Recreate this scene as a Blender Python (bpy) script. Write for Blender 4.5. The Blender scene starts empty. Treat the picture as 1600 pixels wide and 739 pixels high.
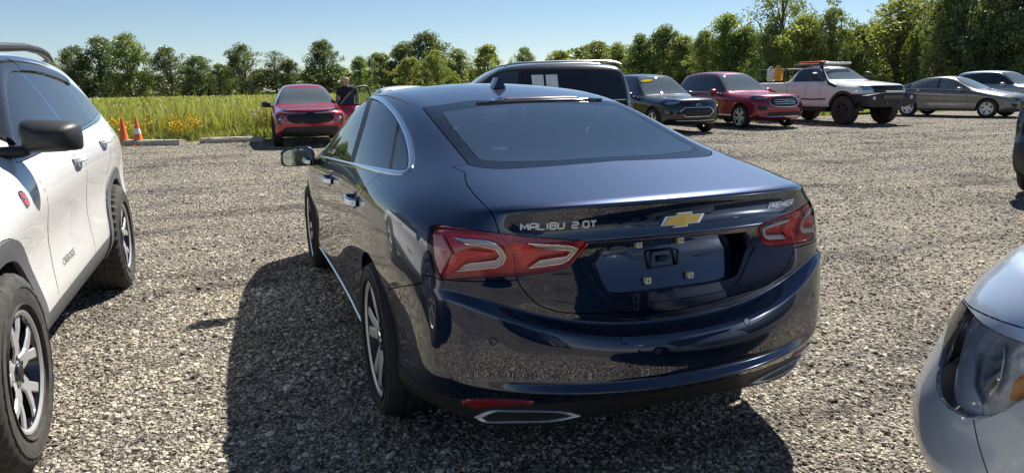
import bpy, bmesh, math, random
import numpy as np
from mathutils import Vector, Matrix
from mathutils.bvhtree import BVHTree
R = math.radians
random.seed(7)
scene = bpy.context.scene
COL = scene.collection

# ------------------------------------------------------------------ camera
CAM_POS = Vector((-3.1957, 1.3958, 1.4355))
CAM_YAW, CAM_PITCH, CAM_ROLL, CAM_F = -0.3555, 0.2050, -0.0185, 1140.0
PW, PH = 1600.0, 739.0
def cam_axes():
    cy, sy = math.cos(CAM_YAW), math.sin(CAM_YAW)
    cp, sp = math.cos(CAM_PITCH), math.sin(CAM_PITCH)
    fw = Vector((cy * cp, sy * cp, -sp))
    r0 = Vector((sy, -cy, 0))
    u0 = r0.cross(fw)
    cr, sr = math.cos(CAM_ROLL), math.sin(CAM_ROLL)
    return r0 * cr + u0 * sr, u0 * cr - r0 * sr, fw
CR, CU, CF = cam_axes()
cam = bpy.data.cameras.new('camera')
cam.sensor_width = 36.0
cam.lens = CAM_F / PW * 36.0
cam.clip_end = 3000
cam.clip_start = 0.05
cam_ob = bpy.data.objects.new('camera', cam)
COL.objects.link(cam_ob)
CAM_M = Matrix((CR, CU, -CF)).transposed().to_4x4()
CAM_M.translation = CAM_POS
cam_ob.matrix_world = CAM_M
scene.camera = cam_ob
def gp(px, py, z=0.0):
    """point of the lot at height z seen at a photograph pixel (used to survey where things stand)"""
    d = CF + CR * ((px - PW / 2) / CAM_F) + CU * (-(py - PH / 2) / CAM_F)
    return CAM_POS + d * ((z - CAM_POS.z) / d.z)

# ------------------------------------------------------------------ light
SUN_AZ, SUN_EL = R(-51), R(49)
w = bpy.data.worlds.new('World'); scene.world = w; w.use_nodes = True
wn = w.node_tree; wn.nodes.clear()
sky = wn.nodes.new('ShaderNodeTexSky'); sky.sky_type = 'NISHITA'; sky.sun_disc = False
sky.sun_elevation = SUN_EL
sky.sun_rotation = math.pi / 2 - SUN_AZ
sky.altitude = 1500; sky.air_density = 1.0; sky.dust_density = 0.0; sky.ozone_density = 3.0
bg = wn.nodes.new('ShaderNodeBackground'); bg.inputs[1].default_value = 0.0515
wo = wn.nodes.new('ShaderNodeOutputWorld')
wn.links.new(sky.outputs[0], bg.inputs[0]); wn.links.new(bg.outputs[0], wo.inputs[0])
sd = Vector((math.cos(SUN_EL) * math.cos(SUN_AZ), math.cos(SUN_EL) * math.sin(SUN_AZ), math.sin(SUN_EL)))
sun = bpy.data.lights.new('sun', 'SUN'); sun.energy = 5.0; sun.angle = R(0.53); sun.color = (1.0, 0.95, 0.87)
sun_ob = bpy.data.objects.new('sun', sun); COL.objects.link(sun_ob)
sun_ob.rotation_euler = sd.to_track_quat('Z', 'Y').to_euler(); sun_ob.location = (5, -20, 30)
scene.view_settings.view_transform = 'Standard'; scene.view_settings.look = 'None'
scene.view_settings.exposure = 0.95; scene.view_settings.gamma = 1.0
scene.view_settings.use_curve_mapping = False

# ------------------------------------------------------------------ materials
MATS = {}
def new_mat(name):
    m = bpy.data.materials.new(name); m.use_nodes = True
    MATS[name] = m
    return m, m.node_tree, m.node_tree.nodes['Principled BSDF']
def setp(b, **k):
    names = dict(col='Base Color', met='Metallic', rough='Roughness', coat='Coat Weight', coatr='Coat Roughness',
                 spec='Specular IOR Level', trans='Transmission Weight', ior='IOR', alpha='Alpha', emis='Emission Color', emist='Emission Strength',
                 sheen='Sheen Weight')
    for a, v in k.items():
        if a in ('col', 'emis') and len(v) == 3: v = (*v, 1)
        b.inputs[names[a]].default_value = v
def noise(nt, scale, detail=3, rough=0.5, coord='Object', dim='3D'):
    tc = nt.nodes.new('ShaderNodeTexCoord'); n = nt.nodes.new('ShaderNodeTexNoise')
    n.inputs['Scale'].default_value = scale; n.inputs['Detail'].default_value = detail; n.inputs['Roughness'].default_value = rough
    nt.links.new(tc.outputs[coord], n.inputs['Vector'])
    return n
def ramp(nt, src, stops):
    r = nt.nodes.new('ShaderNodeValToRGB'); e = r.color_ramp.elements
    while len(e) < len(stops): e.new(0.5)
    for i, (p, c) in enumerate(stops):
        e[i].position = p; e[i].color = (*c, 1) if len(c) == 3 else c
    nt.links.new(src, r.inputs[0])
    return r
def mat_simple(name, col, rough=0.5, met=0.0, coat=0.0, spec=0.5, var=0.12, scale=30, bump=0.0):
    if name in MATS: return MATS[name]
    m, nt, b = new_mat(name)
    setp(b, col=col, rough=rough, met=met, coat=coat, spec=spec)
    n = noise(nt, scale, 4, 0.6)
    lo = tuple(c * (1 - var) for c in col); hi = tuple(min(1, c * (1 + var)) for c in col)
    r = ramp(nt, n.outputs[0], [(0.3, lo), (0.7, hi)])
    nt.links.new(r.outputs[0], b.inputs['Base Color'])
    if bump:
        bp = nt.nodes.new('ShaderNodeBump'); bp.inputs['Strength'].default_value = bump; bp.inputs['Distance'].default_value = 0.01
        nt.links.new(n.outputs[0], bp.inputs['Height']); nt.links.new(bp.outputs[0], b.inputs['Normal'])
    return m
def mat_paint(name, col, met=0.5, rough=0.32, dust=0.04, dustcol=(0.32, 0.28, 0.23), coatr=0.02, coatior=1.6):
    if name in MATS: return MATS[name]
    m, nt, b = new_mat(name)
    setp(b, col=col, met=met, rough=rough, coat=1.0, coatr=coatr, spec=.15)
    b.inputs['Coat IOR'].default_value = coatior
    n = noise(nt, 6, 6, 0.65)
    f = nt.nodes.new('ShaderNodeTexNoise'); f.inputs['Scale'].default_value = 900; f.inputs['Detail'].default_value = 1
    tc = nt.nodes.new('ShaderNodeTexCoord'); nt.links.new(tc.outputs['Object'], f.inputs['Vector'])
    fr = ramp(nt, f.outputs[0], [(0.35, tuple(c * 0.82 for c in col)), (0.7, tuple(min(1, c * 1.2) for c in col))])
    dr = ramp(nt, n.outputs[0], [(0.42, (dust * 0.25,) * 3), (0.78, (min(1, dust * 2.2),) * 3)])
    mx = nt.nodes.new('ShaderNodeMixRGB'); mx.inputs[2].default_value = (*dustcol, 1)
    nt.links.new(dr.outputs[0], mx.inputs[0]); nt.links.new(fr.outputs[0], mx.inputs[1])
    nt.links.new(mx.outputs[0], b.inputs['Base Color'])
    rr = ramp(nt, n.outputs[0], [(0.4, (coatr,) * 3), (0.8, (coatr + dust * 1.3,) * 3)])
    nt.links.new(rr.outputs[0], b.inputs['Coat Roughness'])
    return m
def mat_glass(name, tint=(0.25, 0.28, 0.27), refl=1.0, rough=0.0, dust=0.0, dustcol=(0.5, 0.5, 0.48)):
    """thin tinted pane: fresnel reflection over tinted see-through, with a film for dust and painted glare"""
    if name in MATS: return MATS[name]
    m = bpy.data.materials.new(name); m.use_nodes = True; MATS[name] = m
    nt = m.node_tree; nt.nodes.clear()
    o = nt.nodes.new('ShaderNodeOutputMaterial'); t = nt.nodes.new('ShaderNodeBsdfTransparent'); t.inputs[0].default_value = (*tint, 1)
    g = nt.nodes.new('ShaderNodeBsdfGlossy'); g.inputs['Roughness'].default_value = rough; g.inputs[0].default_value = (1, 1, 1, 1)
    fr = nt.nodes.new('ShaderNodeFresnel'); fr.inputs[0].default_value = 1.0 + 0.55 * refl
    mx = nt.nodes.new('ShaderNodeMixShader')
    nt.links.new(fr.outputs[0], mx.inputs[0]); nt.links.new(t.outputs[0], mx.inputs[1]); nt.links.new(g.outputs[0], mx.inputs[2])
    last = mx
    if dust:
        d = nt.nodes.new('ShaderNodeBsdfDiffuse'); d.inputs[0].default_value = (*dustcol, 1)
        n = noise(nt, 26, 8, 0.75); r = ramp(nt, n.outputs[0], [(0.3, (dust * 0.93,) * 3), (0.75, (dust * 1.07,) * 3)])
        m2 = nt.nodes.new('ShaderNodeMixShader')
        nt.links.new(r.outputs[0], m2.inputs[0]); nt.links.new(mx.outputs[0], m2.inputs[1]); nt.links.new(d.outputs[0], m2.inputs[2])
        last = m2
    nt.links.new(last.outputs[0], o.inputs[0])
    return m
M_BLACK = mat_simple('black_plastic', (0.018, 0.018, 0.02), 0.5, var=0.25)
M_GLOSSBLACK = mat_simple('gloss_black', (0.008, 0.008, 0.009), 0.12, coat=1.0)
M_DARKIN = mat_simple('interior_dark', (0.02, 0.02, 0.022), 0.7)
M_GREYIN = mat_simple('interior_grey', (0.16, 0.155, 0.15), 0.75)
M_FRIT = mat_simple('black_glass_border', (0.005, 0.005, 0.006), 0.07, spec=.35)
M_RUBBER = mat_simple('tyre_rubber', (0.022, 0.021, 0.021), 0.75, var=0.35, scale=60)
M_RUBBERD = mat_simple('dusty_rubber', (0.045, 0.042, 0.038), 0.85, var=0.5, scale=25)
M_CHROME = mat_simple('chrome', (0.78, 0.79, 0.8), 0.08, met=1.0, var=0.04)
M_SATIN = mat_simple('satin_silver', (0.55, 0.56, 0.57), 0.28, met=1.0, var=0.06)
M_ALLOY = mat_simple('machined_alloy', (0.66, 0.67, 0.69), 0.34, met=0.6, var=0.08)
M_ALLOYD = mat_simple('dark_alloy', (0.05, 0.052, 0.056), 0.4, met=0.6)
M_DISC = mat_simple('brake_disc', (0.22, 0.21, 0.2), 0.45, met=0.9)
M_BADGE = mat_simple('badge_silver', (0.78, 0.78, 0.78), 0.35, met=0.25, coat=0.5, var=0.03)
M_GOLD = mat_simple('gold_emblem', (0.72, 0.47, 0.10), 0.32, met=0.75, coat=0.6)
M_WHITEP = mat_simple('white_plastic', (0.75, 0.75, 0.73), 0.4)
M_PAPER = mat_simple('paper', (0.78, 0.78, 0.76), 0.8)
M_GLASS = mat_glass('side_glass', (0.14, 0.18, 0.17), 2.5, dust=0.03)
M_GLASSD = mat_glass('privacy_glass', (0.018, 0.02, 0.021), 1.3, dust=0.02)
M_WIND = mat_glass('windscreen_glass', (0.45, 0.53, 0.50), 2.3, dust=0.15, dustcol=(.55, .66, .68))  # dust film thickened and tinted to paint in sun glare
M_REARG = mat_glass('rear_glass', (0.30, 0.38, 0.40), 2.5, dust=0.035, dustcol=(0.28, 0.42, 0.55))  # light dust, its film coloured blue to stand in for reflected sky
M_LENS = mat_glass('clear_lens', (0.92, 0.93, 0.94), 0.85)
M_TLENS = mat_glass('tail_lens', (0.97, 0.90, 0.90), 0.5)
M_REDLENS = mat_glass('red_lens', (0.62, 0.03, 0.05), 0.95, dust=0.02, dustcol=(0.5, 0.3, 0.3))
M_REDREF = mat_simple('red_reflector', (0.85, 0.02, 0.04), 0.22, coat=1.0, var=0.3, scale=140, bump=0.4)
M_REDDARK = mat_simple('dark_red_housing', (0.58, 0.010, 0.03), 0.2, coat=1.0, var=0.3, scale=50)
M_LED = mat_simple('lamp_white', (0.66, 0.66, 0.66), 0.2, coat=0.8, var=0.25, scale=220, bump=0.5)
M_PINK = mat_simple('pale_side_reflector', (0.66, 0.26, 0.28), 0.2, coat=1.0, var=0.2, scale=90, bump=0.3)
M_AMBER = mat_simple('amber_lens', (0.75, 0.24, 0.03), 0.25, coat=1.0)
M_REFL = mat_simple('lamp_reflector', (0.7, 0.71, 0.73), 0.12, met=1.0, var=0.1)
M_DULLRED = mat_simple('dull_red_lens', (0.22, 0.010, 0.018), 0.25, coat=.6)
M_CLEAR = mat_glass('clear_pane', (.62, .68, .66), .7)
M_BRIGHTRED = mat_simple('bright_red_lens', (0.55, 0.015, 0.03), 0.2, coat=1.0)

# ------------------------------------------------------------------ object helpers
def tag(o, label=None, cat=None, group=None, kind=None):
    if label: o['label'] = label
    if cat: o['category'] = cat
    if group: o['group'] = group
    if kind: o['kind'] = kind
    return o
def empty(name, loc=(0, 0, 0), rz=0.0):
    o = bpy.data.objects.new(name, None); COL.objects.link(o)
    o.location = loc; o.rotation_euler = (0, 0, rz); o.empty_display_size = 0.2
    return o
def link(name, me, parent=None, mats=None):
    o = bpy.data.objects.new(name, me); COL.objects.link(o)
    if parent: o.parent = parent
    if mats:
        for m in (mats if isinstance(mats, (list, tuple)) else [mats]): me.materials.append(m)
    return o
def mesh(name, v, f, mats, parent=None, smooth=True, mi=None, angle=None):
    me = bpy.data.meshes.new(name); me.from_pydata([tuple(p) for p in v], [], [tuple(p) for p in f])
    o = link(name, me, parent, mats)
    if mi is not None: me.polygons.foreach_set('material_index', list(mi))
    if smooth:
        me.polygons.foreach_set('use_smooth', [True] * len(me.polygons))
        me.set_sharp_from_angle(angle=R(angle if angle else 35))
    me.update()
    return o
class MB:
    """collects shapes for one mesh"""
    def __init__(s): s.v = []; s.f = []; s.m = []
    def add(s, v, f, mi=0):
        n = len(s.v); s.v += [tuple(p) for p in v]; s.f += [tuple(i + n for i in q) for q in f]; s.m += [mi] * len(f)
        return s
    def box(s, c, d, rot=None, mi=0, taper=1.0, bev=0.0):
        x, y, z = (k / 2 for k in d); b = min(bev, x * .9, y * .9, z * .9)
        vs = []
        if b <= 0:
            for sz in (-1, 1):
                t = taper if sz > 0 else 1
                for sx, sy in ((-1, -1), (1, -1), (1, 1), (-1, 1)): vs.append(Vector((sx * x * t, sy * y * t, sz * z)))
            fs = [(3, 2, 1, 0), (4, 5, 6, 7), (0, 1, 5, 4), (1, 2, 6, 5), (2, 3, 7, 6), (3, 0, 4, 7)]
        else:
            rows = [(-z, b), (-z + b, 0), (z - b, 0), (z, b)]
            for zz, ins in rows:
                t = taper if zz > 0 else 1
                X, Y = (x - ins) * t, (y - ins) * t; k = b
                for px, py in ((-X + k, -Y), (X - k, -Y), (X, -Y + k), (X, Y - k), (X - k, Y), (-X + k, Y), (-X, Y - k), (-X, -Y + k)):
                    vs.append(Vector((px, py, zz)))
            fs = [tuple(range(7, -1, -1)), tuple(range(24, 32))]
            for r_ in range(3):
                for i in range(8):
                    j = (i + 1) % 8; fs.append((r_ * 8 + i, r_ * 8 + j, r_ * 8 + 8 + j, r_ * 8 + 8 + i))
        M = rot if rot is not None else Matrix.Identity(3)
        return s.add([M @ v + Vector(c) for v in vs], fs, mi)
    def tube(s, pts, r, n=8, mi=0, caps=True):
        pts = [Vector(p) for p in pts]; k = len(pts); vs = []; up = Vector((0.13, 0.2, 0.97))
        rr = r if isinstance(r, (list, tuple)) else [r] * k
        for i, p in enumerate(pts):
            t = (pts[min(i + 1, k - 1)] - pts[max(i - 1, 0)]).normalized()
            a = t.cross(up)
            if a.length < 1e-3: a = t.cross(Vector((1, 0, 0)))
            a.normalize(); b = t.cross(a)
            for j in range(n):
                th = 2 * math.pi * j / n; vs.append(p + (a * math.cos(th) + b * math.sin(th)) * rr[i])
        fs = []
        for i in range(k - 1):
            for j in range(n): fs.append((i * n + j, i * n + (j + 1) % n, i * n + n + (j + 1) % n, i * n + n + j))
        if caps: fs += [tuple(range(n - 1, -1, -1)), tuple(range((k - 1) * n, k * n))]
        return s.add(vs, fs, mi)
    def lathe(s, prof, n=32, axis='y', c=(0, 0, 0), mi=0, mis=None, closed=False, mod=None):
        """prof: (r, h) pairs turned about an axis"""
        vs = []; k = len(prof)
        for i in range(n):
            th = 2 * math.pi * i / n; cs, sn = math.cos(th), math.sin(th)
            for q, (r, h) in enumerate(prof):
                if mod: r = mod(i, q, r)
                p = (r * cs, h, r * sn) if axis == 'y' else ((r * cs, r * sn, h) if axis == 'z' else (h, r * cs, r * sn))
                vs.append((p[0] + c[0], p[1] + c[1], p[2] + c[2]))
        kk = k if closed else k - 1
        for i in range(n):
            fs = []; i2 = (i + 1) % n
            for q in range(kk):
                q2 = (q + 1) % k; fs.append((i * k + q, i * k + q2, i2 * k + q2, i2 * k + q))
            if i == 0: base = len(s.v); s.v += vs
            s.f += [tuple(a + base for a in f) for f in fs]; s.m += (mis if mis else [mi] * kk)
        return s
    def prism(s, poly, d0, d1, fr, mi=0, bev=0.0, mi_side=None):
        """poly 2D extruded along frame fr=(origin, ex, ey, ez) from d0 to d1 along ez"""
        o, ex, ey, ez = [Vector(q) for q in fr]; n = len(poly)
        c = Vector((sum(p[0] for p in poly) / n, sum(p[1] for p in poly) / n, 0))
        P = lambda p, d, k=1.0: o + ex * (c.x + (p[0] - c.x) * k) + ey * (c.y + (p[1] - c.y) * k) + ez * d
        ms = mi if mi_side is None else mi_side
        if bev:
            rings = [[P(p, d0) for p in poly], [P(p, d1 - bev) for p in poly], [P(p, d1, 1 - bev * 8) for p in poly]]
        else: rings = [[P(p, d0) for p in poly], [P(p, d1) for p in poly]]
        vs = [v for r_ in rings for v in r_]; fs = []
        for k in range(len(rings) - 1):
            for i in range(n): fs.append((k * n + i, k * n + (i + 1) % n, (k + 1) * n + (i + 1) % n, (k + 1) * n + i))
        base = len(s.v); s.add(vs, fs, ms)
        m = len(rings) - 1
        s.f.append(tuple(base + m * n + i for i in range(n))); s.m.append(mi)
        s.f.append(tuple(base + i for i in range(n - 1, -1, -1))); s.m.append(ms)
        return s
    def build(s, name, mats, parent=None, smooth=True, angle=35):
        return mesh(name, s.v, s.f, mats, parent, smooth, s.m, angle)
def pch(keys):
    """smooth monotone interpolation through (x, v) keys"""
    xs = [k[0] for k in keys]; ys = [k[1] for k in keys]; n = len(xs)
    if n == 1: return lambda x: ys[0]
    h = [xs[i + 1] - xs[i] for i in range(n - 1)]; d = [(ys[i + 1] - ys[i]) / h[i] for i in range(n - 1)]
    m = [d[0]] + [0 if d[i - 1] * d[i] <= 0 else 2 * d[i - 1] * d[i] / (d[i - 1] + d[i]) for i in range(1, n - 1)] + [d[-1]]
    def f(x):
        if x <= xs[0]: return ys[0]
        if x >= xs[-1]: return ys[-1]
        i = 0
        while x > xs[i + 1]: i += 1
        t = (x - xs[i]) / h[i]
        return ((1 + 2 * t) * (1 - t) ** 2 * ys[i] + t * (1 - t) ** 2 * h[i] * m[i] + t * t * (3 - 2 * t) * ys[i + 1] + t * t * (t - 1) * h[i] * m[i + 1])
    return f
def smooth_poly(pts, n=4, closed=True):
    """Catmull-Rom through 2D/3D points; a point given as (.., 's') stays a sharp corner"""
    out = []; P = [tuple(p) for p in pts]; k = len(P)
    sharp = [isinstance(p[-1], str) for p in P]
    V = [np.array([c for c in p if not isinstance(c, str)], float) for p in P]
    rng = range(k if closed else k - 1)
    for i in rng:
        p1, p2 = V[i], V[(i + 1) % k]
        p0 = V[i - 1] if (closed or i > 0) and not sharp[i] else p1 - (p2 - p1)
        p3 = V[(i + 2) % k] if (closed or i + 2 < k) and not sharp[(i + 1) % k] else p2 + (p2 - p1)
        if sharp[i] and sharp[(i + 1) % k]:
            out.append(tuple(p1)); continue
        for q in range(n):
            t = q / n
            out.append(tuple(0.5 * (2 * p1 + (p2 - p0) * t + (2 * p0 - 5 * p1 + 4 * p2 - p3) * t * t + (3 * p1 - p0 - 3 * p2 + p3) * t ** 3)))
    if not closed: out.append(tuple(V[-1]))
    return out
def inpoly(x, y, P):
    c = False; n = len(P); j = n - 1
    for i in range(n):
        xi, yi = P[i]; xj, yj = P[j]
        if (yi > y) != (yj > y) and x < (xj - xi) * (y - yi) / (yj - yi) + xi: c = not c
        j = i
    return c
_fonts = {}
def text_mesh(txt, size, extrude=0.002, bold=0.0, shear=0.0, spacing=1.0):
    cu = bpy.data.curves.new('lettering', 'FONT'); cu.body = txt; cu.size = size; cu.extrude = extrude; cu.offset = bold
    cu.shear = shear; cu.align_x = 'CENTER'; cu.align_y = 'CENTER'; cu.space_character = spacing; cu.resolution_u = 2
    o = bpy.data.objects.new('lettering', cu); COL.objects.link(o)
    dg = bpy.context.evaluated_depsgraph_get(); me = bpy.data.meshes.new_from_object(o.evaluated_get(dg))
    bpy.data.objects.remove(o); bpy.data.curves.remove(cu)
    me.materials.clear()
    return me

# ------------------------------------------------------------------ car bodies: a smooth cage, cut into panels
class Side:
    def __init__(s, sg): s.sg = sg
    def proj(s, c): return c.x, c.z
    def plane(s, p, q): return Vector((p[0], 0, p[1])), Vector((-(q[1] - p[1]), 0, q[0] - p[0]))
    def ok(s, c, n): return c.y * s.sg > 0.05 and n.y * s.sg > 0.08
    def ray(s, p): return Vector((p[0], 4 * s.sg, p[1])), Vector((0, -s.sg, 0))
class End:
    XMIN, XMAX = -9.0, 9.0
    def __init__(s, d): s.d = d          # d=-1 rear, +1 front
    def proj(s, c): return c.y, c.z
    def plane(s, p, q): return Vector((0, p[0], p[1])), Vector((0, -(q[1] - p[1]), q[0] - p[0]))
    def ok(s, c, n): return n.x * s.d > 0.03 and (c.x > End.XMAX - .62 if s.d > 0 else c.x < End.XMIN + .75)
    def ray(s, p): return Vector((9 * s.d, p[0], p[1])), Vector((-s.d, 0, 0))
class Top:
    def proj(s, c): return c.x, c.y
    def plane(s, p, q): return Vector((p[0], p[1], 0)), Vector((-(q[1] - p[1]), q[0] - p[0], 0))
    def ok(s, c, n): return n.z > 0.1 and c.z > 0.7
    def ray(s, p): return Vector((p[0], p[1], 5)), Vector((0, 0, -1))
class Survey:
    """the same outline as measured from the photographer's place, mirrored for the other flank"""
    def __init__(s, root=None, mir=1, filt=None):
        inv = (root.matrix_basis.inverted() if root else Matrix.Identity(4))
        s.o = inv @ CAM_POS; r3 = inv.to_3x3()
        s.r, s.u, s.f = r3 @ CR, r3 @ CU, r3 @ CF
        k = s.f.length; s.r, s.u, s.f = s.r / k, s.u / k, s.f / k
        s.mir = mir; s.filt = filt
    def _m(s, v): return Vector((v.x, v.y * s.mir, v.z))
    def proj(s, c):
        d = s._m(c) - s.o; z = max(d.dot(s.f), 0.05)
        return PW / 2 + CAM_F * d.dot(s.r) / z, PH / 2 - CAM_F * d.dot(s.u) / z
    def dirv(s, p): return s.f + s.r * ((p[0] - PW / 2) / CAM_F) - s.u * ((p[1] - PH / 2) / CAM_F)
    def plane(s, p, q): return s._m(s.o), s._m(s.dirv(p).cross(s.dirv(q)))
    def ok(s, c, n):
        if s.filt and not s.filt(s._m(c), s._m(n)): return False
        return (s.o - s._m(c)).dot(s._m(n)) > 0
    def ray(s, p): return s._m(s.o), s._m(s.dirv(p)).normalized()

def make_cage(S):
    NL = len(S['rear'][0]); NLr = NL
    W, zb, by, bz = pch(S['W']), pch(S['zb']), pch(S['by']), pch(S['bz'])
    ry_, rz_, cz = pch(S['ry']), pch(S['rz']), pch(S['cz'])
    crown = S.get('crown', 2.2)
    lower = []                                            # columns of NL points
    for c in S['rear']: lower.append([Vector(p) for p in c])
    for x in S['sx']:
        col = []
        for fr, of in zip(S['frac'], S['off']):
            z = zb(x) + (bz(x) - zb(x)) * fr
            y = W(x) + of if fr < 1 else by(x)
            col.append(Vector((x, y, z)))
        if 'sidefix' in S: S['sidefix'](x, col)
        lower.append(col)
    for c in S['front']: lower.append([Vector(p) for p in c])
    NC = len(lower); V = []; idx = {}
    def av(k, p, mid):
        idx[k + (1,)] = len(V); V.append(tuple(p) if not mid else (p[0], 0, p[2]))
        if mid: idx[k + (-1,)] = idx[k + (1,)]
        else: idx[k + (-1,)] = len(V); V.append((p[0], -p[1], p[2]))
    for c in range(NC):
        for l in range(NL): av(('L', c, l), lower[c][l], c in (0, NC - 1))
    nr = len(S['rear']); nf = len(S['front']); cr = nr - 1; cf = NC - nf; J = nr - 1
    assert nr == nf
    js = S.get('js', [1.0, 0.76, 0.42, 0.0])
    for c in range(nr, NC - nf):
        x = lower[c][0].x
        for j in range(1, J + 1):
            k = js[j - 1]; yr, zr, zc = ry_(x), rz_(x), cz(x)
            p = Vector((x, yr * k, zc - (zc - zr) * k ** crown))
            av(('U', c, j), p, j == J)
    def U(c, j, s):
        if c == cr: return idx[('L', cr - j, NL - 1, s)]
        if c == cf: return idx[('L', cf + j, NL - 1, s)]
        if j == 0: return idx[('L', c, NL - 1, s)]
        return idx[('U', c, j, s)]
    F = []
    for s in (1, -1):
        q = []
        for c in range(NC - 1):
            for l in range(NL - 1):
                q.append((idx[('L', c, l, s)], idx[('L', c, l + 1, s)], idx[('L', c + 1, l + 1, s)], idx[('L', c + 1, l, s)]))
        for c in range(cr, cf):
            for j in range(J): q.append((U(c, j, s), U(c, j + 1, s), U(c + 1, j + 1, s), U(c + 1, j, s)))
        F += q if s == 1 else [t[::-1] for t in q]
    cre = {}
    for kind, k, a, b, val in S.get('crease', []):
        for s in (1, -1):
            for c in range(a, b):
                if kind == 'L': e = (idx[('L', c, k, s)], idx[('L', c + 1, k, s)])
                elif kind == 'U': e = (U(c, k, s), U(c + 1, k, s))
                elif kind == 'V': e = (idx[('L', k, c, s)], idx[('L', k, c + 1, s)])
                else: e = (U(k, c, s), U(k, c + 1, s))
                cre[tuple(sorted(e))] = val
    return V, F, cre
class Body:
    def __init__(s, S, sub=2):
        V, F, cre = make_cage(S); s.S = S
        me = bpy.data.meshes.new('cage'); me.from_pydata(V, [], F); me.update()
        if cre:
            at = me.attributes.new('crease_edge', 'FLOAT', 'EDGE')
            for e in me.edges:
                k = tuple(sorted(e.vertices))
                if k in cre: at.data[e.index].value = cre[k]
        ob = bpy.data.objects.new('cage', me); COL.objects.link(ob)
        md = ob.modifiers.new('s', 'SUBSURF'); md.levels = sub; md.render_levels = sub
        dg = bpy.context.evaluated_depsgraph_get(); m2 = bpy.data.meshes.new_from_object(ob.evaluated_get(dg))
        bpy.data.objects.remove(ob); bpy.data.meshes.remove(me)
        bm = bmesh.new(); bm.from_mesh(m2); bpy.data.meshes.remove(m2)
        bmesh.ops.recalc_face_normals(bm, faces=bm.faces); bm.normal_update()
        up = max(bm.verts, key=lambda v: v.co.z)
        if up.normal.z < 0:
            bmesh.ops.reverse_faces(bm, faces=bm.faces); bm.normal_update()
        s.bm = bm; s.nl = bm.verts.layers.float_vector.new('nrm'); s.lab = bm.faces.layers.int.new('lab'); s.dl = bm.verts.layers.float.new('dsp')
        for v in bm.verts: v[s.nl] = v.normal
        s.names = ['body']; s.bvh = BVHTree.FromBMesh(bm)
        End.XMIN = min(v.co.x for v in bm.verts); End.XMAX = max(v.co.x for v in bm.verts)
    def lid(s, n):
        if n not in s.names: s.names.append(n)
        return s.names.index(n)
    def _cand(s, view, pts, m=0.0, ok=None):
        P = pts; a0 = min(p[0] for p in P) - m; a1 = max(p[0] for p in P) + m; b0 = min(p[1] for p in P) - m; b1 = max(p[1] for p in P) + m
        out = {}
        lab = s.lab; vok = view.ok
        for f in s.bm.faces:
            if ok is not None and f[lab] not in ok: continue
            if not vok(f.calc_center_median(), f.normal): continue
            q = [view.proj(v.co) for v in f.verts]
            bb = (min(t[0] for t in q), max(t[0] for t in q), min(t[1] for t in q), max(t[1] for t in q))
            if bb[1] < a0 or bb[0] > a1 or bb[3] < b0 or bb[2] > b1: continue
            out[f] = bb
        return out
    def cut(s, view, pts, closed=True, only=None):
        F = s._cand(view, pts, ok=None if only is None else {s.lid(o) for o in only}); n = len(pts); tot = max(max(p[0] for p in pts) - min(p[0] for p in pts), max(p[1] for p in pts) - min(p[1] for p in pts))
        for i in range(n if closed else n - 1):
            p, q = pts[i], pts[(i + 1) % n]
            if (p[0] - q[0]) ** 2 + (p[1] - q[1]) ** 2 < (tot * 1e-5) ** 2: continue
            x0, x1, y0, y1 = min(p[0], q[0]), max(p[0], q[0]), min(p[1], q[1]), max(p[1], q[1])
            cand = [f for f, b in F.items() if not (b[1] < x0 or b[0] > x1 or b[3] < y0 or b[2] > y1)]
            if not cand: continue
            co, no = view.plane(p, q)
            if no.length < 1e-12: continue
            no = no.normalized(); dd = {}; es = set()
            for f in cand:
                es.update(f.edges)
                for v in f.verts:
                    if v not in dd: dd[v] = (v.co - co).dot(no)
            for e in es:
                a, b = e.verts; da, db = dd[a], dd[b]
                if da * db < 0 and abs(da) > 1e-5 and abs(db) > 1e-5:
                    _, nv = bmesh.utils.edge_split(e, a, da / (da - db)); dd[nv] = 0.0
            for f in cand:
                on = [v for v in f.verts if abs(dd.get(v, 1)) <= 1e-5]
                new = [f]
                if len(on) >= 2:
                    va, vb = on[0], on[-1] if len(on) == 2 else max(on[1:], key=lambda t: (t.co - on[0].co).length)
                    if not any(va in e.verts and vb in e.verts for e in f.edges):
                        try: new.append(bmesh.utils.face_split(f, va, vb)[0])
                        except ValueError: pass
                for g in new:
                    if g is None: continue
                    t = [view.proj(v.co) for v in g.verts]
                    F[g] = (min(k[0] for k in t), max(k[0] for k in t), min(k[1] for k in t), max(k[1] for k in t))
        for f in F: f.normal_update()
        return F
    def label(s, view, pts, name, only=None, cut=True):
        k = s.lid(name)
        for f in s.cut(view, pts, True, only):
            a, b = view.proj(f.calc_center_median())
            if inpoly(a, b, pts): f[s.lab] = k
    def relabel(s, src, dst, cond):
        k = s.lid(src); d = s.lid(dst)
        for f in s.bm.faces:
            if f[s.lab] == k and cond(f.calc_center_median()): f[s.lab] = d
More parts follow.
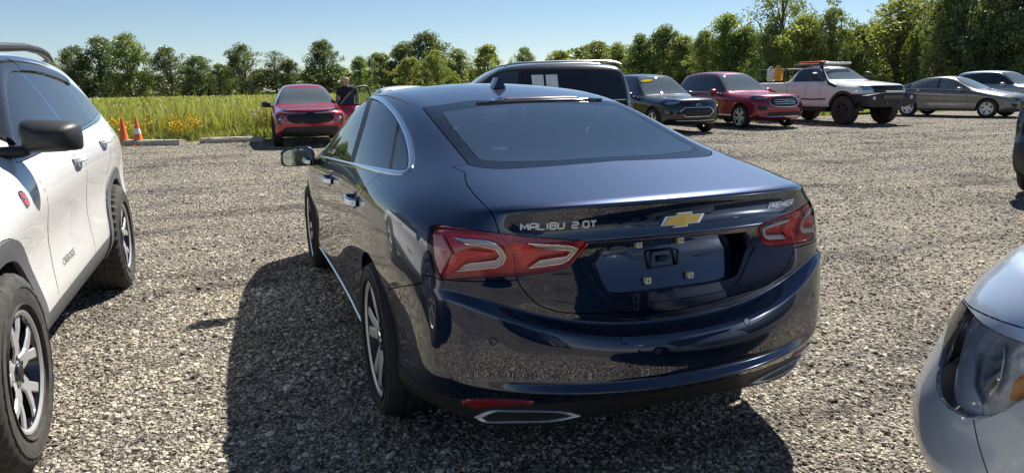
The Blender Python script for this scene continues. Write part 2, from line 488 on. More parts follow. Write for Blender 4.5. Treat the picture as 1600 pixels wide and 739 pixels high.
    def push(s, view, pts, vec, ramp=0.02, only=None, vf=None):
        """sinks the panel inside an outline by vec, sloping over `ramp` in from the outline"""
        P = np.array(pts); Q = np.roll(P, -1, 0); D = Q - P; L2 = (D ** 2).sum(1) + 1e-12; done = set(); vec = Vector(vec)
        ok = None if only is None else {s.lid(o) for o in only}
        for f in s._cand(view, pts):
            if ok is not None and f[s.lab] not in ok: continue
            for v in f.verts:
                if v in done or (vf and not vf(v.co)): continue
                a, b = view.proj(v.co)
                if not inpoly(a, b, pts): continue
                t = np.clip(((np.array((a, b)) - P) * D).sum(1) / L2, 0, 1)
                d = math.sqrt((((P + D * t[:, None]) - (a, b)) ** 2).sum(1).min())
                k = min(1, d / ramp); v.co += vec * k; v[s.dl] = 1.0; done.add(v)
        s.bm.normal_update()
    def hit(s, view, p):
        o, d = view.ray(p); r = s.bvh.ray_cast(o, d)
        if r[0] is None: return None
        n = r[1]
        return r[0], (n if n.dot(d) < 0 else -n)
    def path(s, view, pts):
        out = []
        for p in pts:
            h = s.hit(view, p)
            if h: out.append(h)
        return out
    def ribbon(s, view, pts, wid, th, name, mat, parent, closed=True, lift=0.0, soft=0.6, wfun=None, dense=0):
        if dense:
            q = []; m_ = len(pts)
            for i in range(m_ if closed else m_ - 1):
                a, b = pts[i], pts[(i + 1) % m_]; k = max(1, int(math.hypot(a[0] - b[0], a[1] - b[1]) / dense))
                for j in range(k): q.append((a[0] + (b[0] - a[0]) * j / k, a[1] + (b[1] - a[1]) * j / k))
            if not closed: q.append(pts[-1])
            pts = q
        H = s.path(view, pts); n = len(H)
        if n < 2: return None
        V = []; Fc = []
        for i in range(n):
            a = H[(i - 1) % n if closed else max(i - 1, 0)][0]; b = H[(i + 1) % n if closed else min(i + 1, n - 1)][0]
            t = (b - a).normalized(); nr = H[i][1]; c = nr.cross(t).normalized(); p = H[i][0] + nr * lift
            ww = wid * (wfun(i / max(1, n - 1)) if wfun else 1)
            V += [p - c * ww / 2 - nr * 0.006, p - c * ww / 2 + nr * th * 0.5, p - c * ww / 2 * soft + nr * th, p + c * ww / 2 * soft + nr * th, p + c * ww / 2 + nr * th * 0.5, p + c * ww / 2 - nr * 0.006]
        for i in range(n if closed else n - 1):
            j = (i + 1) % n
            for k in range(5): Fc.append((i * 6 + k, j * 6 + k, j * 6 + k + 1, i * 6 + k + 1))
        if not closed: Fc += [tuple(range(6)), tuple(range((n - 1) * 6 + 5, (n - 1) * 6 - 1, -1))]
        if name is None: return V, Fc
        return mesh(name, V, Fc, mat, parent, True, angle=40)
    def finish(s, parent, table, gap=0.0022, fold=0.014):
        """table: label -> (object name, materials, opts); opts: gap, fold, lift, inner=[(depth, mats)], parent"""
        s.bm.normal_update(); objs = {}
        groups = {}
        for f in s.bm.faces: groups.setdefault(s.names[f[s.lab]], []).append(f)
        for nm, fs in groups.items():
            if nm == 'void' or nm not in table: continue
            if nm == 'flare':
                s._split(fs, parent, table[nm]); continue
            oname, mats, *o = table[nm]; o = o[0] if o else {}
            objs[nm] = s._emit(fs, oname, mats, o.get('parent') and objs[o['parent']] or parent, o.get('gap', gap), o.get('fold', fold), o.get('lift', 0.0))
            for (dep, imats, iname) in o.get('inner', []):
                s._emit(fs, iname, imats, objs[nm], 0.004, 0.0, -dep, smooth=False if o.get('flatinner') else True)
        return objs
    def _split(s, fs, parent, t):
        oname, mats, *o = t; o = o[0] if o else {}; left = set(fs)
        while left:
            st = [left.pop()]; g = []
            while st:
                f = st.pop(); g.append(f)
                for e in f.edges:
                    for q in e.link_faces:
                        if q in left: left.discard(q); st.append(q)
            if len(g) > 6: s._emit(g, oname, mats, parent, o.get('gap', .002), o.get('fold', .014), o.get('lift', 0.0))
    def _emit(s, fs, name, mats, parent, gap, fold, lift, smooth=True):
        vid = {}; V = []; N = []; F = []; ec = {}
        for f in fs:
            q = []
            for v in f.verts:
                if v not in vid:
                    vid[v] = len(V); n = Vector(v[s.nl]).normalized() if v[s.dl] < 0.5 else None
                    V.append(v.co.copy()); N.append(n if n else v.normal.copy())
                q.append(vid[v])
            F.append(q)
            for e in f.edges: ec.setdefault(e, []).append(f)
        disp = {vid[v] for v in vid if v[s.dl] > 0.5}
        if lift: V = [p + n * lift for p, n in zip(V, N)]
        bnd = [(e, l[0]) for e, l in ec.items() if len(l) == 1]
        mv = {}
        for e, f in bnd:
            a, b = e.verts; t = (b.co - a.co)
            c = f.normal.cross(t)
            if c.length < 1e-12: continue
            c.normalize()
            if (f.calc_center_median() - a.co).dot(c) < 0: c = -c
            for v in (a, b): mv.setdefault(v, []).append(c)
        for v, cs in mv.items():
            m = Vector((0, 0, 0))
            for c in cs: m += c
            if m.length > 1e-6: V[vid[v]] = V[vid[v]] + m.normalized() * gap
        nmain = len(F)
        if fold > 0:
            fv = {}
            for e, f in bnd:
                a, b = e.verts
                l = [lp for lp in f.loops if lp.edge == e][0]; a, b = l.vert, l.link_loop_next.vert
                q = []
                for v in (a, b):
                    if v not in fv:
                        fv[v] = len(V); V.append(V[vid[v]] - N[vid[v]] * fold); N.append(N[vid[v]])
                F.append([vid[b], vid[a], fv[a], fv[b]])
        me = bpy.data.meshes.new(name); me.from_pydata([tuple(p) for p in V], [], F)
        ob = link(name, me, parent, mats)
        me.polygons.foreach_set('use_smooth', [True] * len(F)); me.update()
        if smooth:
            if disp: me.set_sharp_from_angle(angle=R(22))
            cn = []
            for i, p in enumerate(me.polygons):
                dd = any(v in disp for v in p.vertices)
                for li in p.loop_indices:
                    vi = me.loops[li].vertex_index
                    if i >= nmain: cn.append(tuple(p.normal))
                    elif dd: cn.append((0, 0, 0))
                    else: cn.append(tuple(N[vi]))
            me.normals_split_custom_set(cn)
        return ob
def circle(cx, cz, r, n=40, a0=0.0, a1=2 * math.pi):
    return [(cx + r * math.cos(a0 + (a1 - a0) * i / n), cz + r * math.sin(a0 + (a1 - a0) * i / n)) for i in range(n)]

# ------------------------------------------------------------------ wheels
WH = {}
def wheel_meshes(key, Rt, wd, rr, style, rimmats, block=0, tyremat=None):
    if key in WH: return WH[key]
    t = MB(); h = wd / 2; sw = Rt - rr
    prof = [(rr - 0.012, -h * .80), (rr + 0.004, -h * .86), (rr + sw * .25, -h * .97), (rr + sw * .55, -h * 1.0), (rr + sw * .80, -h * .95), (Rt - 0.012, -h * .84), (Rt - 0.003, -h * .72)]
    g = []
    for q in (-.45, -.08, .30): g += [(Rt, h * (q - .11)), (Rt - .008, h * (q - .09)), (Rt - .008, h * (q + .09)), (Rt, h * (q + .11))]
    prof = prof + g + [(r, -y) for r, y in prof[::-1]]
    nseg = 48 if not block else block * 2
    k = len(prof)
    lug = {6, 7, 8, 11, 12, 15, 16, 18, 19, 20} if block else set()
    def mod(i, q, r):
        if block and (q <= 7 or q >= k - 8) and 4 <= q < k - 4: return r - (0.011 if i % 2 else -0.002)
        if block and 7 < q < k - 8 and i % 2: return r - 0.005
        return r
    t.lathe(prof, nseg, mod=mod if block else None)
    # raised sidewall ribs
    for ro in (rr + sw * .18, rr + sw * .62): t.lathe([(ro - .004, h * .90), (ro - .002, h * 1.015), (ro + .002, h * 1.015), (ro + .004, h * .90)], 48)
    tyre = t.build('tyre', [tyremat or M_RUBBER], None, angle=30)
    r = MB()
    lip = h * .90
    r.lathe([(rr - .012, -h * .8), (rr - .03, -h * .7), (rr - .035, h * .35), (rr - .022, h * .70), (rr - .016, lip * .93), (rr - .004, lip), (rr + .006, lip), (rr + .008, lip - .01)], 56, mis=[1, 1, 1, 1, 0, 0, 0])
    face = lip - .018
    n, kind = style
    def spoke(a, w0, w1, r0, r1, y0, y1, lean=0.0, dep=.035, mi=0):
        ca, sa = math.cos(a), math.sin(a)
        def P(rad, tan, y): return (rad * ca - tan * sa, y, rad * sa + tan * ca)
        st = []
        for rad, wdt, y, l in ((r0, w0, y0, 0), ((r0 + r1) / 2, (w0 + w1) / 2 * .92, (y0 + y1) / 2 + .004, lean / 2), (r1, w1, y1, lean)):
            st.append([P(rad, l - wdt / 2, y - dep), P(rad, l - wdt / 2, y - .006), P(rad, l - wdt / 2 + .006, y), P(rad, l + wdt / 2 - .006, y), P(rad, l + wdt / 2, y - .006), P(rad, l + wdt / 2, y - dep)])
        vs = [p for s_ in st for p in s_]; fs = []; m = []
        for i in range(2):
            for q in range(5): fs.append((i * 6 + q, i * 6 + 6 + q, i * 6 + 7 + q, i * 6 + 1 + q)); m.append(1 if q in (0, 4) else mi)
        b = len(r.v); r.v += vs; r.f += [tuple(x + b for x in f) for f in fs]; r.m += m
    for i in range(n):
        a = 2 * math.pi * i / n + math.pi / 2
        if kind == 'twin':
            for sgn in (-1, 1): spoke(a + sgn * .17, .056, .050, .06, rr - .018, face - .012, face + .006, lean=sgn * .012)
        elif kind == 'y':
            spoke(a, .075, .07, .05, rr * .55, face - .01, face)
            for sgn in (-1, 1): spoke(a + sgn * .05, .05, .052, rr * .45, rr - .016, face - .002, face + .004, lean=sgn * .055)
        elif kind == 'wide':
            spoke(a, .085, .105, .05, rr - .016, face - .014, face + .004)
        else:
            spoke(a, .05, .04, .05, rr - .018, face - .01, face + .004)
    r.lathe([(.0, face + .002), (.028, face + .002), (.034, face - .002), (.036, face - .012), (.075, face - .016), (.085, face - .05)], 28, mis=[2, 2, 1, 0, 0])
    for i in range(5):
        a = 2 * math.pi * i / 5 + .3
        r.lathe([(.011, face - .02), (.011, face - .006), (.0, face - .004)], 8, c=(.058 * math.cos(a), 0, .058 * math.sin(a)), mi=1)
    rim = r.build('wheel', rimmats, None, angle=30)
    d = MB().lathe([(.06, -.02), (.06, .012), (rr * .80, .012), (rr * .80, -.004), (.06, -.004)], 36)
    d.box((rr * .62, .004, 0.02), (.09, .07, .16), mi=1, bev=.012)
    disc = d.build('brake_disc', [M_DISC, M_BLACK], None)
    out = (rim.data, tyre.data, disc.data)
    for o in (rim, tyre, disc): bpy.data.objects.remove(o)
    WH[key] = out
    return out
def put_wheel(car, key, x, y, z, side, steer=0.0, spin=0.0):
    rim, ty, di = WH[key]
    wz = empty('wheel') if False else bpy.data.objects.new('wheel', rim)
    COL.objects.link(wz); wz.parent = car; wz.location = (x, y, z)
    wz.rotation_euler = (0, spin, (0 if side > 0 else math.pi) + steer)
    for nm, me in (('tyre', ty), ('brake_disc', di)):
        o = bpy.data.objects.new(nm, me); COL.objects.link(o); o.parent = wz
    return wz
def frame_at(co, n, right=None, up=Vector((0, 0, 1))):
    n = n.normalized(); ex = up.cross(n)
    if ex.length < 1e-3: ex = Vector((0, 1, 0))
    ex.normalize(); ey = n.cross(ex)
    m = Matrix((ex, ey, n)).transposed().to_4x4(); m.translation = co
    return m
def lettering(body, view, p, txt, size, mat, car, name='lettering', roll=0.0, lift=0.001, **k):
    h = body.hit(view, p) if not isinstance(p, tuple) or len(p) == 2 else p
    me = text_mesh(txt, size, **k); o = link(name, me, car, mat)
    o.matrix_basis = frame_at(h[0] + h[1] * lift, h[1]) @ Matrix.Rotation(roll, 4, 'Z')
    return o

# ------------------------------------------------------------------ the ground
def track_bands(nt, r3, vec):
    L = nt.links.new; mp = nt.nodes.new('ShaderNodeMapping'); mp.inputs['Scale'].default_value = (1.5, .16, 1); mp.inputs['Rotation'].default_value = (0, 0, .25); L(vec, mp.inputs['Vector'])
    n = nt.nodes.new('ShaderNodeTexNoise'); n.inputs['Scale'].default_value = 1.1; n.inputs['Detail'].default_value = 5; n.inputs['Roughness'].default_value = .6; L(mp.outputs[0], n.inputs['Vector'])
    r = ramp(nt, n.outputs[0], [(.33, (.52, .50, .50)), (.45, (.94, .93, .92)), (.66, (1.14, 1.12, 1.08))])
    m = nt.nodes.new('ShaderNodeMixRGB'); m.blend_type = 'MULTIPLY'; m.inputs[0].default_value = 1; L(r3.outputs[0], m.inputs[1]); L(r.outputs[0], m.inputs[2])
    return m
def gravel_nodes(m, nt, b, big=True):
    L = nt.links.new; N = nt.nodes.new
    tc = N('ShaderNodeTexCoord')
    nz = N('ShaderNodeTexNoise'); nz.inputs['Scale'].default_value = 14; nz.inputs['Detail'].default_value = 3
    L(tc.outputs['Object'], nz.inputs['Vector'])
    add = N('ShaderNodeMixRGB'); add.blend_type = 'LINEAR_LIGHT'; add.inputs[0].default_value = 0.03
    L(tc.outputs['Object'], add.inputs[1]); L(nz.outputs['Color'], add.inputs[2])
    cols = []; hs = []
    for sc, rnd in ((46, 1.0), (95, 1.0)):
        v = N('ShaderNodeTexVoronoi'); v.inputs['Scale'].default_value = sc; v.inputs['Randomness'].default_value = rnd; L(add.outputs[0], v.inputs['Vector'])
        sep = N('ShaderNodeSeparateColor'); L(v.outputs['Color'], sep.inputs[0])
        r = ramp(nt, sep.outputs[0], [(0.0, (.09, .085, .075)), (0.16, (.23, .215, .185)), (0.42, (.44, .408, .345)), (0.72, (.60, .56, .47)), (1.0, (.74, .70, .61))])
        cols.append(r); hs.append(v)
    m1 = N('ShaderNodeMixRGB'); n2 = N('ShaderNodeTexNoise'); n2.inputs['Scale'].default_value = 9; n2.inputs['Detail'].default_value = 4
    L(tc.outputs['Object'], n2.inputs['Vector']); rr = ramp(nt, n2.outputs[0], [(.42, (0, 0, 0)), (.58, (1, 1, 1))])
    L(rr.outputs[0], m1.inputs[0]); L(cols[0].outputs[0], m1.inputs[1]); L(cols[1].outputs[0], m1.inputs[2])
    # broad damp and dusty patches
    n3 = N('ShaderNodeTexNoise'); n3.inputs['Scale'].default_value = .55; n3.inputs['Detail'].default_value = 7; n3.inputs['Roughness'].default_value = .62
    L(tc.outputs['Object'], n3.inputs['Vector']); r3 = ramp(nt, n3.outputs[0], [(.34, (.55, .53, .54)), (.46, (.92, .90, .88)), (.62, (1.06, 1.03, .98))]); r3 = track_bands(nt, r3, tc.outputs['Object'])
    m2 = N('ShaderNodeMixRGB'); m2.blend_type = 'MULTIPLY'; m2.inputs[0].default_value = 1; L(m1.outputs[0], m2.inputs[1]); L(r3.outputs[0], m2.inputs[2])
    # colour darkened in the hollows between stones
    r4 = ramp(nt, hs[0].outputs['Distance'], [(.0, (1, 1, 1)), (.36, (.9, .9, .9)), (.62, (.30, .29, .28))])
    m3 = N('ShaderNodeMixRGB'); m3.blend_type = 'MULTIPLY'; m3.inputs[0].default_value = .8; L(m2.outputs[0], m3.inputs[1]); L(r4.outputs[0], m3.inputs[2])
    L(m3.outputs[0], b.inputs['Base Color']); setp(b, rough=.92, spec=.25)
    h1 = ramp(nt, hs[0].outputs['Distance'], [(.0, (1, 1, 1)), (.65, (0, 0, 0))]); h2 = ramp(nt, hs[1].outputs['Distance'], [(.0, (.5, .5, .5)), (.65, (0, 0, 0))])
    ma = N('ShaderNodeMath'); ma.operation = 'ADD'; L(h1.outputs[0], ma.inputs[0]); L(h2.outputs[0], ma.inputs[1])
    bp = N('ShaderNodeBump'); bp.inputs['Strength'].default_value = 1.0; bp.inputs['Distance'].default_value = .028
    L(ma.outputs[0], bp.inputs['Height']); L(bp.outputs[0], b.inputs['Normal'])
M_GRAVEL, _nt, _b = new_mat('gravel_ground'); gravel_nodes(M_GRAVEL, _nt, _b)
def sheet(name, x0, x1, y0, y1, nx, ny, zf, mat):
    V = []; F = []
    for i in range(nx + 1):
        for j in range(ny + 1):
            x = x0 + (x1 - x0) * i / nx; y = y0 + (y1 - y0) * j / ny; V.append((x, y, zf(x, y)))
    for i in range(nx):
        for j in range(ny): a = i * (ny + 1) + j; F.append((a, a + ny + 1, a + ny + 2, a + 1))
    return mesh(name, V, F, mat, None, True)
g = sheet('ground', -120, 700, -500, 500, 2, 2, lambda x, y: 0.0, M_GRAVEL); tag(g, kind='structure', label='grey and tan crushed stone of the parking lot', cat='ground')
# loose stones: instances of five rock shapes on surveyed points
def stones():
    rng = np.random.default_rng(3); pts = []
    def ring(r0, r1, a0, a1, dens, s0, s1):
        n = int(.5 * (a1 - a0) * (r1 ** 2 - r0 ** 2) * dens)
        r = np.sqrt(rng.uniform(r0 ** 2, r1 ** 2, n)); a = CAM_YAW + rng.uniform(a0, a1, n)
        s = s0 + (s1 - s0) * rng.power(.45, n)
        pts.append(np.stack([CAM_POS.x + r * np.cos(a), CAM_POS.y + r * np.sin(a), np.zeros(n), s], 1))
    ring(.6, 3.4, -1.3, 1.3, 3600, .0034, .0100); ring(.8, 6.5, -1.1, 1.1, 60, .010, .021)
    ring(3.4, 6.5, -1.0, 1.0, 2200, .0042, .0115); ring(6.5, 11, -.85, .85, 560, .0065, .0145); ring(10, 16, -.8, .8, 330, .0075, .0145); ring(15, 22, -.75, .75, 170, .009, .017); ring(20, 30, -.72, .5, 60, .011, .02)
    P = np.concatenate(pts); P = P[P[:, 0] < 19.4]; n = len(P)
    me = bpy.data.meshes.new('gravel_stones'); me.vertices.add(n)
    s = P[:, 3]; co = P[:, :3].copy(); co[:, 2] = s * rng.uniform(-.05, .35, n)
    me.vertices.foreach_set('co', co.ravel())
    sc = np.stack([s * rng.uniform(.8, 1.5, n), s * rng.uniform(.7, 1.1, n), s * rng.uniform(.4, .8, n)], 1)
    rt = np.stack([rng.uniform(-.45, .45, n), rng.uniform(-.45, .45, n), rng.uniform(0, 6.28, n)], 1)
    for nm, arr in (('scl', sc), ('rot', rt)):
        at = me.attributes.new(nm, 'FLOAT_VECTOR', 'POINT'); at.data.foreach_set('vector', arr.ravel())
    at = me.attributes.new('pick', 'INT', 'POINT'); at.data.foreach_set('value', rng.integers(0, 6, n).astype(np.int32))
    o = link('gravel_stones', me); tag(o, 'loose angular grey and tan stones lying on the lot', 'gravel', kind='stuff')
    M, nt, b = new_mat('stone'); L = nt.links.new
    oi = nt.nodes.new('ShaderNodeObjectInfo')
    r = ramp(nt, oi.outputs['Random'], [(0, (.06, .057, .051)), (.17, (.15, .141, .123)), (.36, (.37, .343, .288)), (.62, (.57, .53, .445)), (.88, (.70, .66, .57)), (1, (.80, .77, .70))])
    nn = noise(nt, 2.2, 4, .6); r2 = ramp(nt, nn.outputs[0], [(.3, (.72, .72, .72)), (.7, (1.08, 1.06, 1.04))])
    mx = nt.nodes.new('ShaderNodeMixRGB'); mx.blend_type = 'MULTIPLY'; mx.inputs[0].default_value = 1; L(r.outputs[0], mx.inputs[1]); L(r2.outputs[0], mx.inputs[2])
    ge = nt.nodes.new('ShaderNodeNewGeometry'); n3 = nt.nodes.new('ShaderNodeTexNoise'); n3.inputs['Scale'].default_value = .55; n3.inputs['Detail'].default_value = 7; n3.inputs['Roughness'].default_value = .62
    L(ge.outputs['Position'], n3.inputs['Vector']); r3 = ramp(nt, n3.outputs[0], [(.36, (.50, .48, .49)), (.46, (.90, .88, .86)), (.62, (1.10, 1.06, 1.0))]); r3 = track_bands(nt, r3, ge.outputs['Position'])
    my = nt.nodes.new('ShaderNodeMixRGB'); my.blend_type = 'MULTIPLY'; my.inputs[0].default_value = 1; L(mx.outputs[0], my.inputs[1]); L(r3.outputs[0], my.inputs[2])
    L(my.outputs[0], b.inputs['Base Color']); setp(b, rough=.88, spec=.3)
    me.materials.append(M)
    ng = bpy.data.node_groups.new('scatter_stones', 'GeometryNodeTree')
    ng.interface.new_socket('Geometry', in_out='INPUT', socket_type='NodeSocketGeometry'); ng.interface.new_socket('Geometry', in_out='OUTPUT', socket_type='NodeSocketGeometry')
    N = ng.nodes.new; L = ng.links.new
    gi, go = N('NodeGroupInput'), N('NodeGroupOutput'); jn = N('GeometryNodeJoinGeometry')
    for i in range(6):
        ic = N('GeometryNodeMeshIcoSphere'); ic.inputs['Subdivisions'].default_value = 2
        nz = N('ShaderNodeTexNoise'); nz.noise_dimensions = '4D'; nz.inputs['W'].default_value = 3.7 * i; nz.inputs['Scale'].default_value = .85; nz.inputs['Detail'].default_value = 1
        sb = N('ShaderNodeVectorMath'); sb.operation = 'SUBTRACT'; sb.inputs[1].default_value = (.5, .5, .5)
        ml = N('ShaderNodeVectorMath'); ml.operation = 'SCALE'; ml.inputs['Scale'].default_value = 2.6
        sp = N('GeometryNodeSetPosition'); sm = N('GeometryNodeSetMaterial'); sm.inputs['Material'].default_value = M
        sh = N('GeometryNodeSetShadeSmooth'); sh.inputs['Shade Smooth'].default_value = False
        g2 = N('GeometryNodeGeometryToInstance')
        L(nz.outputs['Color'], sb.inputs[0]); L(sb.outputs[0], ml.inputs[0]); L(ic.outputs[0], sp.inputs['Geometry']); L(ml.outputs[0], sp.inputs['Offset'])
        L(sp.outputs[0], sh.inputs[0]); L(sh.outputs[0], sm.inputs[0]); L(sm.outputs[0], g2.inputs[0]); L(g2.outputs[0], jn.inputs[0])
    ip = N('GeometryNodeInstanceOnPoints'); ip.inputs['Pick Instance'].default_value = True
    def attr(nm, t):
        a = N('GeometryNodeInputNamedAttribute'); a.data_type = t; a.inputs['Name'].default_value = nm
        return a.outputs[0]
    L(gi.outputs[0], ip.inputs['Points']); L(jn.outputs[0], ip.inputs['Instance']); L(attr('pick', 'INT'), ip.inputs['Instance Index'])
    L(attr('rot', 'FLOAT_VECTOR'), ip.inputs['Rotation']); L(attr('scl', 'FLOAT_VECTOR'), ip.inputs['Scale']); L(ip.outputs[0], go.inputs[0])
    md = o.modifiers.new('scatter', 'NODES'); md.node_group = ng
    return n
n_stones = stones()
# the field beyond the kerb
M_FIELD, nt, b = new_mat('crop_field')
n1 = noise(nt, .25, 8, .7); r1 = ramp(nt, n1.outputs[0], [(.3, (.17, .19, .06)), (.5, (.25, .26, .08)), (.7, (.33, .32, .11))])
nt.links.new(r1.outputs[0], b.inputs['Base Color']); setp(b, rough=.95, spec=.1)
n2 = noise(nt, 6, 5, .7); bp = nt.nodes.new('ShaderNodeBump'); bp.inputs['Distance'].default_value = .3; nt.links.new(n2.outputs[0], bp.inputs['Height']); nt.links.new(bp.outputs[0], b.inputs['Normal'])
def field_z(x, y): return 0.004 if x < 19.9 else (.02 + .03 * min(1, (x - 20) / 3))
f = sheet('field', 19.75, 420, -400, 400, 60, 30, field_z, M_FIELD); tag(f, 'green and yellow crop field running back to the trees', 'field', kind='structure')
def leaf_mat(name, c0, c1, c2, trans=.45):
    m = bpy.data.materials.new(name); m.use_nodes = True; MATS[name] = m; nt = m.node_tree; nt.nodes.clear(); N = nt.nodes.new; L = nt.links.new
    o = N('ShaderNodeOutputMaterial'); d = N('ShaderNodeBsdfDiffuse'); t = N('ShaderNodeBsdfTranslucent'); gl = N('ShaderNodeBsdfGlossy'); gl.inputs['Roughness'].default_value = .42
    at = N('ShaderNodeAttribute'); at.attribute_name = 'tint'; r = ramp(nt, at.outputs['Fac'], [(0, c0), (.5, c1), (1, c2)])
    oi = N('ShaderNodeObjectInfo'); hs = N('ShaderNodeHueSaturation'); mr = N('ShaderNodeMapRange'); mr.inputs[3].default_value = .485; mr.inputs[4].default_value = .515
    L(oi.outputs['Random'], mr.inputs[0]); L(mr.outputs[0], hs.inputs['Hue']); L(r.outputs[0], hs.inputs['Color'])
    L(hs.outputs[0], d.inputs[0]); mm = N('ShaderNodeMixRGB'); mm.blend_type = 'MULTIPLY'; mm.inputs[0].default_value = 1; mm.inputs[2].default_value = (1.25, 1.35, .55, 1); L(hs.outputs[0], mm.inputs[1]); L(mm.outputs[0], t.inputs[0])
    m1 = N('ShaderNodeMixShader'); m1.inputs[0].default_value = trans; L(d.outputs[0], m1.inputs[1]); L(t.outputs[0], m1.inputs[2])
    m2 = N('ShaderNodeMixShader'); m2.inputs[0].default_value = .06; L(m1.outputs[0], m2.inputs[1]); L(gl.outputs[0], m2.inputs[2]); L(m2.outputs[0], o.inputs[0])
    return m
def np_mesh(name, V, F, tint, mats, mi=None):
    """quads/tris from arrays, tint per vertex"""
    me = bpy.data.meshes.new(name); me.vertices.add(len(V)); me.vertices.foreach_set('co', np.asarray(V, np.float32).ravel())
    k = F.shape[1]; me.loops.add(F.size); me.polygons.add(len(F))
    me.loops.foreach_set('vertex_index', F.astype(np.int32).ravel()); me.polygons.foreach_set('loop_start', np.arange(0, F.size, k, dtype=np.int32))
    me.update(calc_edges=True)
    if tint is not None:
        a = me.attributes.new('tint', 'FLOAT', 'POINT'); a.data.foreach_set('value', np.asarray(tint, np.float32))
    for m in mats: me.materials.append(m)
    if mi is not None: me.polygons.foreach_set('material_index', mi.astype(np.int32))
    return me
M_GRASS = leaf_mat('tall_grass_blades', (.38, .33, .16), (.25, .27, .085), (.38, .37, .13), .4)
M_GOLDR = mat_simple('goldenrod_flower', (.72, .52, .03), .8)
M_LACE = mat_simple('white_umbel', (.75, .76, .70), .8)
rng = np.random.default_rng(11)
def blades(x, y, h, w, lean, tint, z0=.0):
    n = len(x); a = rng.uniform(0, 2 * np.pi, n); la = rng.uniform(0, 2 * np.pi, n); V = np.zeros((n, 6, 3)); T = np.zeros((n, 6))
    for i, t in enumerate((0, .55, 1.0)):
        cx = x + np.cos(la) * lean * h * t ** 1.8; cy = y + np.sin(la) * lean * h * t ** 1.8; cz = z0 + h * t * (1 - .12 * lean * t)
        ww = w * (1, .8, .12)[i]
        V[:, 2 * i] = np.stack([cx - np.cos(a) * ww, cy - np.sin(a) * ww, cz], 1); V[:, 2 * i + 1] = np.stack([cx + np.cos(a) * ww, cy + np.sin(a) * ww, cz], 1); T[:, 2 * i] = T[:, 2 * i + 1] = tint
    b0 = (np.arange(n) * 6)[:, None]; F = np.concatenate([b0 + np.array([[0, 1, 3, 2]]), b0 + np.array([[2, 3, 5, 4]])])
    return V.reshape(-1, 3), F, T.ravel()
def tall_grass():
    n = 64000; x = 20.0 + 15 * rng.power(.55, n); y = rng.uniform(-46, 24, n)
    pat = np.sin(y * .9 + np.sin(x * .7) * 2) * .5 + np.sin(y * .23 + 1.3) * .5
    h = (.55 + .35 * rng.random(n) + .15 * pat) * np.clip((x - 19.8) / 1.6, .35, 1); h *= np.where(y < -12, .8, .92); h *= 1 + .35 * (np.sin(x * 3.1 + y * 1.7) * np.sin(y * .61 + x * .4))
    V, F, T = blades(x, y, h, .011 + .008 * rng.random(n), .12 + .5 * rng.random(n), np.clip(.5 + .3 * pat + rng.normal(0, .22, n), 0, 1))
    me = np_mesh('tall_grass', V, F, T, [M_GRASS]); o = link('tall_grass', me); tag(o, 'tall green and straw-coloured weeds along the lot edge', 'grass', kind='stuff')
    # taller broad reed clumps
    Vs, Fs, Ts, off = [], [], [], 0
    for k in range(260):
        cx, cy = 20.6 + 4 * random.random(), random.uniform(-8, 8.5); m = random.randint(10, 22)
        V, F, T = blades(cx + rng.normal(0, .14, m), cy + rng.normal(0, .14, m), rng.uniform(.9, 1.45, m) * random.uniform(.75, 1.1), np.full(m, .016), rng.uniform(.1, .4, m), np.clip(rng.normal(.62, .2, m), 0, 1))
        Vs.append(V); Fs.append(F + off); Ts.append(T); off += len(V)
    me = np_mesh('reed_clumps', np.concatenate(Vs), np.concatenate(Fs), np.concatenate(Ts), [M_GRASS]); o = link('reeds', me); tag(o, 'taller upright reeds standing out of the weeds', 'reeds', kind='stuff')
    # field crop rows further back
    n = 26000; x = 34 + 120 * rng.power(.7, n); y = rng.uniform(-90, 75, n); s = .14 + (x - 30) * .0022
    V, F, T = blades(x, y, .35 + .25 * rng.random(n), s * .5, .3 + .5 * rng.random(n), np.clip(rng.normal(.75, .2, n), 0, 1))
    me = np_mesh('crop_leaves', V, F, T, [M_GRASS]); o = link('crop', me); tag(o, 'low leafy yellow-green crop covering the field', 'crop', kind='stuff')
    # scattered weeds on the gravel edge
    n = 2600; x = rng.uniform(18.6, 20.2, n) ; y = rng.uniform(-40, 14, n); V, F, T = blades(x, y, .05 + .22 * rng.random(n) * (x > 19.4), np.full(n, .012), .3 + .5 * rng.random(n), rng.random(n))
    me = np_mesh('edge_weeds', V, F, T, [M_GRASS]); o = link('edge_weeds', me); tag(o, 'short weeds growing through the stones by the kerb', 'weeds', kind='stuff')
